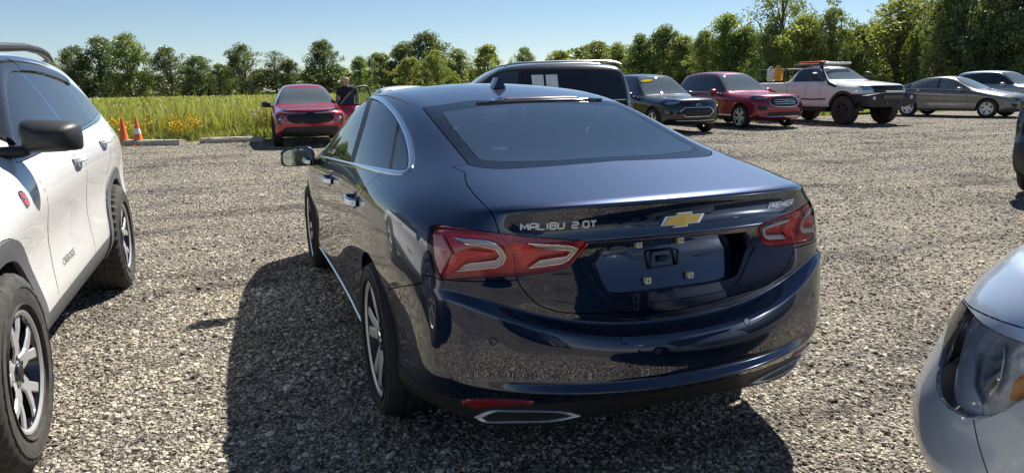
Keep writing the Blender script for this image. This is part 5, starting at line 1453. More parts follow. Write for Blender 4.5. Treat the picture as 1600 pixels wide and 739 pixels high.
# --- red SUV facing the camera
pT = suv_params(2.70, .98, .90, .905, 1.56, 1.04, .99, 1.03, .93, 2.02, 1.28, -.62, .57, nosedrop=.04)
def grille_bars(car, B, y, z0, z1, n, mat, name='grille_bar', w=.012):
    for i in range(n):
        z = z0 + (z1 - z0) * (i + .5) / n; B.ribbon(End(1), [(y * (k / 6 - 1), z) for k in range(13)], w, .010, name, [mat], car, False)
fT = wind(pT) + [
 ('side', smooth_poly([(1.95, 1.03, 's'), (-.35, 1.09, 's'), (-.50, 1.16), (-.35, 1.32), (.2, 1.43), (.9, 1.445), (1.25, 1.40), (1.6, 1.24)], 3), 'window_surround', M_GLOSSBLACK, ['body']),
 ('front', [(.02, .895), (.86, .93), (.84, .885), (.60, .875), (.0, .855)], 'upper_grille', M_GLOSSBLACK, ['body'], .012, True),
 ('front', [(.54, .925), (.87, .955), (.86, .91), (.60, .885)], 'headlamp', M_LENS, ['body', 'upper_grille@'], .0, True),
 ('front', [(-.60, .825), (.60, .825), (.52, .66), (.40, .60), (-.40, .60), (-.52, .66)], 'grille', M_BLACK, ['body'], .03, False),
 ('front', [(.66, .80), (.79, .81), (.78, .62), (.70, .58), (.67, .66)], 'lamp_pocket', M_GLOSSBLACK, ['body'], .02, True),
 ('front', [(-.62, .50), (-.4, .52), (.4, .52), (.62, .50), (.75, .36), (.6, .2), (-.6, .2), (-.75, .36)], 'lower_grille', M_BLACK, ['body'], .012, False),
 ('side', [(3.2, .34), (-.6, .34), (-.6, .1), (3.2, .1)], 'sill_cladding', M_BLACK, ['body']),
 ('line', 'front', [(-.70, .885), (-.55, .85), (-.3, .842), (0, .84), (.3, .842), (.55, .85), (.70, .885)], .022, .012, 'chrome_bar', M_CHROME, False),
 ('line', 'front', [(-.52, .81), (-.62, .70), (-.70, .62)], .012, .01, 'chrome_slash', M_CHROME, False), ('line', 'front', [(.52, .81), (.62, .70), (.70, .62)], .012, .01, 'chrome_slash', M_CHROME, False),
] + seams((2.0, 1.0), .35, 1.0)
t0 = gp(432, 230); tx, ty = t0.x, t0.y
trax, TB, TO = gen_car('parked_suv', 'red SUV with black grille facing the camera at the edge of the weeds', pT, (tx + 2.70 + .12, ty - .95), PI - .035, RED1, fT, 'twin', arch=.385, flare=.05, tz=.345, mirrmat=M_BLACK, sub=2)
for i in range(7): TB.ribbon(End(1), [(y / 20, .625 + i * .028) for y in range(-10, 11)], .008, .006, 'grille_bar', [M_GLOSSBLACK], trax, False)
def bowtie(car, B, y, z, s, mats, view=None):
    h = B.hit(view or End(1), (y, z)); fr = frame_at(h[0], h[1]).to_3x3(); g = (h[0] + h[1] * .008, *fr.col)
    a, b, c_, d_ = .098 * s, .019 * s, .031 * s, .037 * s; sh = .012 * s
    P = [(-a - sh, -b), (-d_, -b), (-d_, -c_), (d_, -c_), (d_, -b), (a - sh, -b), (a + sh, b), (d_, b), (d_, c_), (-d_, c_), (-d_, b), (-a + sh, b)]
    MB().prism(P, 0, .012, g).build('emblem', mats, car, smooth=False)
bowtie(trax, TB, 0, .842, .95, [M_GLOSSBLACK])
for sg in (1, -1):
    h = TB.hit(End(1), (sg * .725, .71)); MB().lathe([(0, .012), (.03, .012), (.036, .004), (.038, -.01)], 16, axis='z').build('driving_lamp', [M_LED], trax).matrix_basis = frame_at(h[0] + h[1] * -.005, h[1])
# its open driver's door
od = empty('open_door', (1.98, .86, 0)); od.parent = trax; od.rotation_euler = (0, 0, -R(64))
m = MB(); m.box((-.52, .0, .66), (1.02, .09, .66), bev=.04); m.build('door_panel', [RED1], od, angle=50)
fr_pts = smooth_poly([(-.02, .99), (-.35, 1.25), (-.62, 1.42), (-.85, 1.46), (-1.0, 1.44), (-1.04, 1.20), (-1.03, 1.0)], 4, False)
m = MB(); m.tube([(a, .0 - (b - 1) * .35, b) for a, b in fr_pts], .026, 8); m.build('window_frame', [M_BLACK], od)
V = [(a, .0 - (b - 1) * .35, b) for a, b in fr_pts]; mesh('door_glass', V, [tuple(range(len(V)))], M_CLEAR, od, False)
# --- dark blue crossover
pE = suv_params(2.71, .98, .92, .94, 1.68, 1.08, 1.02, 1.06, .96, 2.02, 1.22, -.60, .60)
DLO_SUV = lambda z0, z1, H, xf=1.95, xr=-.62: smooth_poly([(xf, z1 + .03, 's'), (xr + .15, z0 + .05, 's'), (xr, z0 + .10), (xr + .22, H - .22), (.2, H - .115), (.9, H - .105), (1.2, H - .16), (1.55, H - .33)], 3)
fE = wind(pE) + [
 ('side', DLO_SUV(1.08, 1.02, 1.68), 'window_surround', M_GLOSSBLACK, ['body']),
 ('front', smooth_poly([(.50, .90), (.66, .955), (.86, .94), (.875, .88), (.80, .82), (.62, .83)], 2), 'headlamp', M_LENS, ['body'], 0, True),
 ('front', [(-.40, .72), (-.52, .62), (-.36, .50), (.36, .50), (.52, .62), (.40, .72)], 'grille', M_BLACK, ['body'], .03, False),
 ('front', [(-.70, .42), (.70, .42), (.62, .22), (-.62, .22)], 'lower_grille', M_BLACK, ['body'], .02, False),
 ('line', 'front', smooth_poly([(-.40, .73, 's'), (-.53, .62, 's'), (-.37, .49, 's'), (.37, .49, 's'), (.53, .62, 's'), (.40, .73, 's')], 3), .022, .012, 'grille_frame', M_CHROME, True),
 ('line', 'front', [(-.6, .38), (0, .37), (.6, .38)], .03, .01, 'skid_bar', M_SATIN, False),
 ('side', [(3.3, .36), (-.7, .36), (-.7, .1), (3.3, .1)], 'sill_cladding', M_BLACK, ['body']),
 ('line', 'side', [(2.0, 1.025), (.7, 1.055), (-.5, 1.095)], .016, .006, 'belt_trim', M_CHROME, False),
] + seams((2.0, 1.0), .35, 1.0)
e0 = gp(1106, 206)
esc, EB, EO = gen_car('parked_suv', 'dark navy crossover with hexagonal grille and a yellow windscreen sticker', pE, (e0.x + 2.71 + .1, e0.y + .82), PI - .02, DBLUE, fE, 'wide', arch=.40, flare=.05, tz=.355, sub=2)
for i in range(5): EB.ribbon(End(1), [(y / 20, .53 + i * .04) for y in range(-8, 9)], .010, .006, 'grille_bar', [M_GLOSSBLACK], esc, False)
def oval(car, B, p, view, s=1.0, mats=None, txt=None):
    h = B.hit(view, p); o = link('emblem', MB().lathe([(0, .008), (.82, .008), (.86, .010), (.97, .010), (1.0, .0)], 28, axis='z', mis=[0, 1, 1, 1]).build('emblem', [mat_simple('oval_blue', (.01, .04, .16), .2, coat=1), M_CHROME]).data)
    for q in [q for q in bpy.data.objects if q.name.startswith('emblem') and q.data == o.data and q is not o]: bpy.data.objects.remove(q)
    o.parent = car; o.matrix_basis = frame_at(h[0], h[1]) @ Matrix.Diagonal((.088 * s, .036 * s, 1, 1))
oval(esc, EB, (0, .80), End(1))
# yellow sticker high on the windscreen
h = EB.hit(Top(), (1.46, -.40)); st = MB().lathe([(0, .002), (1, .002), (1.0, 0)], 28, axis='z').build('price_sticker', [mat_simple('sticker_yellow', (.55, .38, .01), 1.0, spec=0)], esc)
st.matrix_basis = frame_at(h[0] + h[1] * .012, h[1], up=Vector((1, 0, 0))) @ Matrix.Diagonal((.19, .055, 1, 1))
# --- ruby crossover
pD = suv_params(2.85, .98, .95, .965, 1.73, 1.12, 1.05, 1.09, .99, 2.12, 1.22, -.55, .61)
fD = wind(pD) + [
 ('side', DLO_SUV(1.12, 1.05, 1.73, 2.03, -.62), 'window_surround', M_GLOSSBLACK, ['body']),
 ('front', [(.48, .93), (.60, .965), (.88, .985), (.90, .90), (.56, .875)], 'headlamp', M_LENS, ['body'], 0, True),
 ('front', smooth_poly([(-.36, .93), (-.50, .80), (-.36, .68), (.36, .68), (.50, .80), (.36, .93)], 2), 'grille', M_BLACK, ['body'], .02, False),
 ('front', [(.58, .66), (.84, .70), (.80, .56), (.62, .56)], 'fog_lamp_pocket', M_BLACK, ['body'], .02, True),
 ('front', [(-.55, .50), (.55, .50), (.60, .40), (-.60, .40)], 'lower_grille', M_BLACK, ['body'], .02, False),
 ('line', 'front', smooth_poly([(-.36, .945), (-.515, .80), (-.36, .665), (.36, .665), (.515, .80), (.36, .945)], 3), .022, .014, 'grille_frame', M_CHROME, True),
 ('line', 'front', [(-.78, .40), (-.5, .365), (0, .36), (.5, .365), (.78, .40)], .035, .012, 'skid_bar', M_CHROME, False),
 ('side', [(3.3, .36), (-.7, .36), (-.7, .1), (3.3, .1)], 'sill_cladding', M_BLACK, ['body']),
 ('line', 'side', [(2.05, 1.065), (.7, 1.09), (-.5, 1.13)], .016, .006, 'belt_trim', M_CHROME, False), ('line', 'side', [(2.45, .40), (.42, .40)], .02, .008, 'sill_trim', M_CHROME, False),
 ('handle', (.55, 1.0), RED2), ('handle', (1.45, .98), RED2),
] + seams((2.12, 1.08, .3), .40, 1.04)
d0, d1 = gp(1152, 201), gp(1230, 198)
edge, DB, DO = gen_car('parked_suv', 'ruby red crossover with chrome-ringed grille left of the white pickup', pD, ((d0.x + d1.x) / 2 + 2.85, (d0.y + d1.y) / 2 - .05), PI + .0, RED2, fD, 'twin', arch=.405, tz=.355, sub=2)
for i in range(3): DB.ribbon(End(1), [(y / 20 * (1 - .1 * abs(i - 1)), .735 + i * .062) for y in range(-8, 9)], .022, .010, 'grille_bar', [M_CHROME], edge, False)
oval(edge, DB, (0, .80), End(1), 1.15)
# --- grey sedan, side on
pC = dict(WB=2.70, ro=1.0, fo=.96, hw=.895, H=1.46, rhw=.56, cowl=2.25, wtop=1.45, rtop=.25, nose=.80, zb=.22, floor=.27, rseat=.70, inr=-.2,
          bz=[(-.9, 1.0), (.2, 1.0), (1.5, .95), (2.2, .93), (2.5, .88), (3.3, .74)],
          cz=[(-.75, 1.075), (-.55, 1.10), (-.1, 1.25), (.3, 1.39), (.75, 1.45), (1.1, 1.46), (1.45, 1.415), (1.85, 1.20), (2.25, .985), (2.5, .96), (3.1, .855), (3.35, .80)],
          sx=[-.66, -.45, -.15, .15, .45, .8, 1.15, 1.45, 1.85, 2.25, 2.5, 2.75, 3.15],
          rp=[(.30, .10), (.40, .02), (.5, 0), (.6, .01), (.68, .06), (.78, .06), (.88, .06), (.97, .05), (1.05, .03)],
          fp=[(.20, .14), (.28, .05), (.38, 0), (.46, 0), (.54, 0), (.60, .015), (.66, .04), (.72, .09), (.77, .17)], W=None)
pC['W'] = [(-.65, .85), (0, .895), (.45, .885), (1.35, .88), (2.3, .885), (2.7, .893), (3.2, .845)]
fC = [('top', smooth_poly([(1.46, .50), (1.53, .25), (1.54, 0), (1.53, -.25), (1.46, -.50), (2.12, -.68), (2.22, -.35), (2.25, 0), (2.22, .35), (2.12, .68)], 3), 'windscreen', M_WIND, ['body']),
 ('top', smooth_poly([(-.50, .55), (-.56, 0), (-.50, -.55), (.22, -.48), (.28, 0), (.22, .48)], 3), 'rear_window', M_REARG, ['body']),
 ('side', smooth_poly([(2.10, .965, 's'), (-.20, 1.03, 's'), (-.36, 1.085), (-.1, 1.20), (.25, 1.32), (.7, 1.385), (1.1, 1.375), (1.5, 1.26)], 3), 'window_surround', M_GLOSSBLACK, ['body']),
 ('side', smooth_poly([(2.02, .975, 's'), (1.03, 1.0, 's'), (.98, 1.36, 's'), (1.12, 1.355), (1.47, 1.25)], 3), 'side_window', M_WIND, ['window_surround#']),
 ('side', smooth_poly([(.97, 1.0, 's'), (.02, 1.03, 's'), (-.02, 1.215, 's'), (.27, 1.305), (.68, 1.365), (.92, 1.365, 's')], 3), 'side_window', M_WIND, ['window_surround#']),
 ('front', [(.50, .66), (.82, .70), (.80, .62), (.56, .58)], 'headlamp', M_LENS, ['body'], 0, True),
 ('front', [(-.5, .56), (.5, .56), (.42, .33), (-.42, .33)], 'grille', M_BLACK, ['body'], .02, False), ('front', [(.60, .48), (.78, .50), (.70, .36), (.60, .36)], 'fog_lamp_pocket', M_BLACK, ['body'], .02, True),
 ('handle', (.30, .92), GRY), ('handle', (1.25, .90), GRY), ('line', 'side', [(2.05, .965), (1, .99), (-.2, 1.025)], .014, .006, 'belt_trim', M_CHROME, False)] + seams((2.05, 1.02, .15), .28, .96)
def fixlab(fs):
    """a pane is cut out of the surround that was labelled before it"""
    out = []
    sur = None
    for f in fs:
        if f[0] == 'side' and f[2] == 'window_surround': sur = f
        if f[0] == 'side' and f[4] == ['window_surround#']:
            k = str(id(sur[1]) % 9973); f = (*f[:4], ['window_surround#' + k, 'window_surround#R' + k], dict(gap=.001, fold=.003))
        out.append(f)
    return out
c0, c1 = gp(1423, 182), gp(1532, 184.5)
cr = (c0 + c1) / 2; hd = math.atan2(c1.y - c0.y, c1.x - c0.x)
nx = Vector((math.cos(hd), math.sin(hd), 0)); lf = Vector((-nx.y, nx.x, 0)); base = (c0 + c1) / 2 - nx * 1.35 + lf * .86
gen_car('parked_sedan', 'dusty grey sedan parked side on at the far right', pC, (base.x, base.y), hd, GRY, fixlab(fC), 'cruze', arch=.365, tz=.325, sub=2)
# --- black full-size SUV behind the blue sedan
pX = suv_params(3.02, 1.08, .95, 1.0, 1.80, 1.14, 1.08, 1.12, 1.04, 2.28, 1.45, -.72, .64)
fX = wind(pX) + [
 ('side', smooth_poly([(2.15, 1.10, 's'), (-.66, 1.16, 's'), (-.80, 1.22), (-.70, 1.60), (-.4, 1.655), (.4, 1.68), (1.1, 1.68), (1.45, 1.62), (1.85, 1.36)], 3), 'window_surround', M_GLOSSBLACK, ['body']),
 ('side', smooth_poly([(2.08, 1.115, 's'), (1.12, 1.13, 's'), (1.08, 1.655, 's'), (1.4, 1.61), (1.8, 1.35)], 3), 'side_window', M_GLASS, ['window_surround#']),
 ('side', smooth_poly([(1.04, 1.13, 's'), (.02, 1.15, 's'), (-.08, 1.645, 's'), (.4, 1.66), (1.0, 1.66, 's')], 3), 'side_window', M_GLASSD, ['window_surround#']),
 ('rear', [(.70, 1.06), (.92, 1.10), (.92, .92), (.72, .93)], 'tail_lamp', M_REDLENS, ['body'], 0, True, M_BRIGHTRED),
 ('line', 'side', [(2.15, 1.095), (.7, 1.125), (-.72, 1.155)], .022, .008, 'belt_trim', M_CHROME, False)] + seams((2.1, 1.07, 0), .4, 1.08)
x1 = gp(985, 225)                                        # rear end stands about 13 m away
az = CAM_YAW - math.atan((1012 - 800) / CAM_F); Dx = 12.6; rx = Vector((CAM_POS.x + Dx / math.cos(az - CAM_YAW) * math.cos(az), CAM_POS.y + Dx / math.cos(az - CAM_YAW) * math.sin(az), 0))
hx = R(77); ex = Vector((math.cos(hx), math.sin(hx), 0)); el = Vector((-ex.y, ex.x, 0)); bx = rx + ex * 1.10 - el * .9
blacksuv, XB, XO = gen_car('parked_suv', 'large black SUV standing crosswise behind the blue sedan, papers on its side window', pX, (bx.x, bx.y), hx, BLK, fixlab(fX), 'wide', arch=.43, tz=.39, sub=2)
for sg in (1, -1):
    m = MB(); pts = [(x, sg * .60, z) for x, z in ((1.30, 1.735), (1.22, 1.77), (1.0, 1.79), (.2, 1.805), (-.4, 1.80), (-.62, 1.78), (-.72, 1.735))]
    m.tube(pts, .018, 8); m.build('roof_rail', [M_SATIN], blacksuv)
for a, b in ((.42, .62), (.66, .86)):
    h = XB.hit(Side(1), ((a + b) / 2, 1.45)); m = MB().box((0, 0, .004), (b - a, .30, .002)); m.build('window_paper', [M_PAPER], blacksuv).matrix_basis = frame_at(h[0] + h[1] * .004, h[1])
# --- white roof showing over the blue sedan
pW = dict(pC); az = CAM_YAW - math.atan((640 - 800) / CAM_F); Dw = 15.5
wx = Vector((CAM_POS.x + Dw / math.cos(az - CAM_YAW) * math.cos(az), CAM_POS.y + Dw / math.cos(az - CAM_YAW) * math.sin(az), 0)); hw_ = PI; ew = Vector((math.cos(hw_), math.sin(hw_), 0)); bw = wx - ew * .9
gen_car('parked_sedan', 'white sedan of which only the roof shows above the blue sedan', pW, (bw.x, bw.y), hw_, WHT, fixlab([f if f[0] != 'handle' else (f[0], f[1], WHT) for f in fC]), 'cruze', arch=.365, tz=.325, sub=2)
# --- pale SUV at the far right behind the grey sedan
pL = suv_params(2.73, .98, .92, .92, 1.66, 1.08, 1.02, 1.06, .96, 2.02, 1.22, -.60, .60)
fL = wind(pL) + [('side', DLO_SUV(1.08, 1.02, 1.66), 'window_surround', M_GLOSSBLACK, ['body']), ('front', [(.50, .88), (.86, .94), (.86, .86), (.56, .82)], 'headlamp', M_LENS, ['body'], 0, True),
 ('front', [(-.46, .84), (.46, .84), (.40, .55), (-.40, .55)], 'grille', M_BLACK, ['body'], .02, False), ('side', [(3.3, .36), (-.7, .36), (-.7, .1), (3.3, .1)], 'sill_cladding', M_BLACK, ['body']), ('handle', (.55, .98), LGT), ('handle', (1.45, .96), LGT)] + seams((2.0, 1.0), .35, 1.0)
l0 = gp(1560, 176)
gen_car('parked_suv', 'pale blue-grey SUV partly hidden behind the grey sedan', pL, (l0.x + 3.2, l0.y - 3.0), PI + .10, LGT, fL, 'wide', arch=.40, tz=.355, sub=2)
# --- dark SUV whose tail enters at the right edge
pS = suv_params(2.85, .98, .95, .965, 1.76, 1.12, 1.06, 1.10, 1.0, 2.12, 1.25, -.60, .62)
fS = wind(pS) + [('side', DLO_SUV(1.12, 1.06, 1.76, 2.03, -.66), 'window_surround', M_GLOSSBLACK, ['body']), ('rear', [(.60, 1.20), (.90, 1.24), (.90, 1.05), (.66, 1.06)], 'tail_lamp', M_REDLENS, ['body'], 0, True, M_BRIGHTRED),
 ('rear', [(-1, .66), (1, .66), (1, .1), (-1, .1)], 'rear_bumper', M_BLACK, ['body'], 0, False), ('side', [(3.3, .40), (-.5, .40), (-.5, .1), (3.3, .1)], 'sill_cladding', M_BLACK, ['body'])] + seams((2.1, 1.05), .4, 1.05)
az = CAM_YAW - math.atan((1577 - 800) / CAM_F); Ds = 8.4
sx_ = Vector((CAM_POS.x + Ds / math.cos(az - CAM_YAW) * math.cos(az), CAM_POS.y + Ds / math.cos(az - CAM_YAW) * math.sin(az), 0)); hs = R(-70); es = Vector((math.cos(hs), math.sin(hs), 0)); ls = Vector((-es.y, es.x, 0)); bs = sx_ + es * 1.02 - ls * .88
gen_car('parked_suv', 'black SUV whose tail just enters at the right edge', pS, (bs.x, bs.y), hs, BLK, fS, 'wide', arch=.41, tz=.365, sub=2)

# --- white off-road SUV filling the left edge, nose towards the camera
pJ = suv_params(2.85, .93, .98, .955, 1.72, 1.20, 1.13, 1.16, 1.06, 2.30, 1.45, -.62, .62, zb=.33,
                off=[-.07, -.02, -.010, -.030, -.035, -.015, 0, -.02, -.07])
M_GREYCLAD = mat_simple('grey_cladding', (.10, .105, .11), .6, var=.2, scale=60, bump=.15)
M_TINTBLUE = mat_glass('smoked_deflector', (.05, .055, .07), 1.0, dust=.03)
dj = smooth_poly([(2.16, 1.13, 's'), (1.2, 1.175), (-.2, 1.235), (-.52, 1.265, 's'), (-.60, 1.31), (-.42, 1.44), (-.1, 1.545), (.4, 1.60), (.9, 1.61), (1.25, 1.585), (1.6, 1.45), (1.95, 1.26)], 3)
fJ = wind(pJ) + [
 ('side', dj, 'window_surround', M_GLOSSBLACK, ['body']),
 ('side', smooth_poly([(2.06, 1.15, 's'), (1.04, 1.20, 's'), (.98, 1.585, 's'), (1.22, 1.565), (1.55, 1.44), (1.88, 1.26)], 3), 'side_window', M_GLASS, ['window_surround#']),
 ('side', smooth_poly([(.96, 1.205, 's'), (.10, 1.245, 's'), (.02, 1.555, 's'), (.4, 1.582), (.9, 1.59, 's')], 3), 'side_window', M_GLASS, ['window_surround#']),
 ('side', smooth_poly([(.05, 1.25, 's'), (-.46, 1.28, 's'), (-.52, 1.31), (-.36, 1.42), (-.03, 1.53, 's')], 3), 'side_window', M_GLASSD, ['window_surround#']),
 ('side', [(3.3, .46), (2.3, .46), (.55, .48), (-.6, .60), (-1.1, .62), (-1.1, .1), (3.3, .1)], 'sill_cladding', M_GREYCLAD, ['body']),
 ('front', [(-1.0, .60), (1.0, .60), (1.0, .1), (-1.0, .1)], 'front_cladding', M_GREYCLAD, ['body'], 0, False),
 ('front', [(.52, .99), (.86, 1.01), (.86, .95), (.54, .93)], 'headlamp', M_LENS, ['body'], 0, True),
 ('front', [(.60, .80), (.84, .82), (.84, .70), (.64, .70)], 'driving_lamp', M_LENS, ['body'], 0, True),
 ('handle', (1.22, 1.06), WHT), ('handle', (.30, 1.10), WHT),
 ('line', 'side', [(2.12, 1.12), (2.06, .95), (2.04, .70), (2.08, .49)], .009, .0006, 'door_seam', M_BLACK, False),
 ('line', 'side', [(1.02, 1.19), (1.03, .8), (1.05, .49)], .009, .0006, 'door_seam', M_BLACK, False),
 ('line', 'side', [(.02, 1.24), (.10, 1.05), (.34, .80), (.44, .60), (.50, .49)], .009, .0006, 'door_seam', M_BLACK, False)]
jeep, JB, JO = gen_car('parked_suv', 'white SUV with grey wheel arch trim and black mirror cut off by the left edge', pJ, (2.81, 3.19), PI, WHT, fixlab(fJ), 'trail', arch=.425, flare=.085, flaremat=M_GREYCLAD, tz=.385, sub=3, mirr=False, wy=.84)
for sg in (1, -1):
    mirror(jeep, 2.15, .995, 1.235, sg, M_BLACK, M_MIRRORG, (.15, .235, .15), -.055, 1, shape=.40)
    m = MB(); pts = [(x, sg * y, z) for x, y, z in ((1.42, .60, 1.61), (1.36, .605, 1.655), (1.2, .61, 1.685), (.6, .615, 1.715), (.25, .615, 1.712), (.05, .61, 1.695), (-.10, .605, 1.66))]
    m.tube(pts, [.022, .026, .026, .024, .026, .028, .022], 10); m.build('roof_rail', [M_BLACK], jeep)
    # smoked wind deflectors over the side glass
    for a, b, pts in ((0, 0, [(2.02, 1.26), (1.62, 1.475), (1.27, 1.60), (.99, 1.625)]), (0, 0, [(.97, 1.63), (.5, 1.625), (.03, 1.585), (-.10, 1.555)])):
        JB.ribbon(Side(sg), [(x, z - .035) for x, z in smooth_poly(pts, 5, False)], .085, .022, 'window_deflector', [M_TINTBLUE], jeep, False, soft=.35)
h = JB.hit(Side(1), (2.42, 1.0)); m = MB(); m.lathe([(0, .005), (.030, .005), (.034, .006), (.037, .004), (.038, 0)], 28, axis='z', mis=[0, 1, 1, 1]); bd = m.build('round_badge', [mat_simple('badge_red', (.55, .05, .06), .35), M_CHROME], jeep); bd.matrix_basis = frame_at(*h)
lettering(JB, Side(1), (2.42, 1.0), 'TRAIL', .019, [M_CHROME], jeep, lift=.006, bold=.0008, roll=R(90) * 0)
lettering(JB, Side(1), (1.72, .60), 'CHEROKEE', .052, [M_CHROME], jeep, lift=.001, bold=.001, spacing=1.15)
for y in (-.36, -.24, -.12, 0, .12, .24, .36): JB.ribbon(End(1), [(y, .78), (y, .86), (y, .94)], .075, .004, 'grille_slot', [M_BLACK], jeep, False)

# --- silver-blue car whose front corner enters at the lower right
pV = dict(WB=2.75, ro=1.0, fo=.98, hw=.93, H=1.47, rhw=.58, cowl=2.25, wtop=1.45, rtop=.2, nose=.86, zb=.22, floor=.28, rseat=.70, inr=-.2,
          bz=[(-.9, 1.02), (.2, 1.02), (1.5, .98), (2.2, .98), (2.5, .965), (3.3, .92)],
          cz=[(-.75, 1.075), (-.55, 1.10), (-.1, 1.25), (.3, 1.40), (.75, 1.46), (1.1, 1.47), (1.45, 1.43), (1.85, 1.22), (2.25, 1.06), (2.5, 1.055), (3.1, 1.01), (3.35, .975)],
          sx=[-.66, -.45, -.15, .15, .45, .8, 1.15, 1.45, 1.85, 2.25, 2.5, 2.8, 3.15],
          rp=[(.30, .10), (.40, .02), (.5, 0), (.6, .01), (.68, .06), (.78, .06), (.88, .06), (.97, .05), (1.05, .03)],
          fp=[(.20, .14), (.28, .0), (.38, -.05), (.50, -.055), (.58, -.03), (.66, .0), (.75, .03), (.84, .07), (.925, .15)], fdx=[0, .03, .09, .18, .33], fw=[-.14, -.05, -.03, -.03, -.05, -.06, -.075, -.095, -.13], nosedrop=.0, W=None)
pV['W'] = [(-.65, .88), (0, .93), (.45, .92), (1.35, .915), (2.3, .92), (2.75, .93), (3.2, .89)]
pV['crease'] = [('L', 8, 13 + 4, 13 + 9, .5)]
fV = [('top', smooth_poly([(1.46, .52), (1.53, .25), (1.54, 0), (1.53, -.25), (1.46, -.52), (2.12, -.70), (2.22, -.35), (2.25, 0), (2.22, .35), (2.12, .70)], 3), 'windscreen', M_WIND, ['body']),
 ('side', smooth_poly([(2.10, .985, 's'), (-.20, 1.05, 's'), (-.36, 1.10), (-.1, 1.21), (.25, 1.33), (.7, 1.395), (1.1, 1.385), (1.5, 1.27)], 3), 'window_surround', M_GLOSSBLACK, ['body'])] + seams((2.2, 1.1, .1), .28, .98)
SVX, SVY, SVH = -1.42, -1.14, .2
def silver_labels(B, car, T):
    for mir in (1, -1):
        v = Survey(car, mir, lambda c, n: c.x > 2.2)
        hood = smooth_poly([(1507, 470, 's'), (1520, 482), (1560, 500), (1605, 514, 's'), (1700, 540, 's'), (1900, 300, 's'), (1480, 300, 's'), (1480, 440, 's')], 3)
        B.label(v, hood, 'hood%d' % mir, ['body']); T['hood%d' % mir] = ('hood', [SLV])
        hl = smooth_poly([(1494, 458, 's'), (1484, 500), (1466, 570), (1464, 606), (1474, 628), (1496, 645), (1520, 652), (1552, 648), (1600, 622), (1660, 585, 's'), (1650, 552, 's'), (1600, 536), (1560, 520), (1528, 500)], 3)
        B.label(v, hl, 'hl%d' % mir, ['body'])
        for poly, lb in (([(1530, 545), (1552, 530), (1548, 590), (1535, 618), (1522, 600), (1524, 570)], 'hlp'), ([(1580, 588), (1650, 590), (1620, 612), (1568, 630), (1566, 612)], 'hla'), ([(1500, 545), (1512, 560), (1510, 600), (1524, 632), (1500, 625), (1484, 590)], 'hls')):
            B.label(v, smooth_poly(poly, 2), lb + str(mir), ['hl%d' % mir])
        B.label(Side(mir), smooth_poly([(3.18, .66, 's'), (3.10, .56), (3.06, .40), (3.16, .30, 's'), (3.9, .30, 's'), (3.9, .66, 's')], 2), 'bumper%d' % mir, ['body']); T['bumper%d' % mir] = ('front_bumper', [SLV])
    B.label(End(1), [(-.5, .66), (.5, .66), (.42, .45), (-.42, .45)], 'grille', ['body', 'bumper1', 'bumper-1']); T['grille'] = ('grille', [M_BLACK])
cs, sn = math.cos(SVH), math.sin(SVH); fx = pV['WB'] + pV['fo']
silver, VB, VO = gen_car('parked_sedan', 'silver-blue car whose headlamp and hood corner enter at the lower right', pV, (SVX - fx * cs, SVY - fx * sn), SVH, SLV, fV, 'twin', arch=.375, tz=.335, sub=3, extra_labels=silver_labels)
for mir in (1, -1):
    M_HLIN = mat_simple('lamp_chrome_bezel', (.66, .69, .74), .25, met=.35, var=.25, scale=18, bump=.4)
    lamp(VB, ['hl%d' % mir, 'hlp%d' % mir, 'hla%d' % mir, 'hls%d' % mir], 'headlamp', M_LENS, silver, M_HLIN, .05, [('hlp%d' % mir, 'lamp_projector', M_CHROME, .03), ('hla%d' % mir, 'turn_signal', M_AMBER, .035), ('hls%d' % mir, 'lamp_bezel', SLV, .022)])
    VB.ribbon(Survey(silver, mir), smooth_poly([(1521, 655), (1528, 690), (1542, 735), (1556, 775)], 6, False), .0035, .0005, 'bumper_seam', [M_BLACK], silver, False)

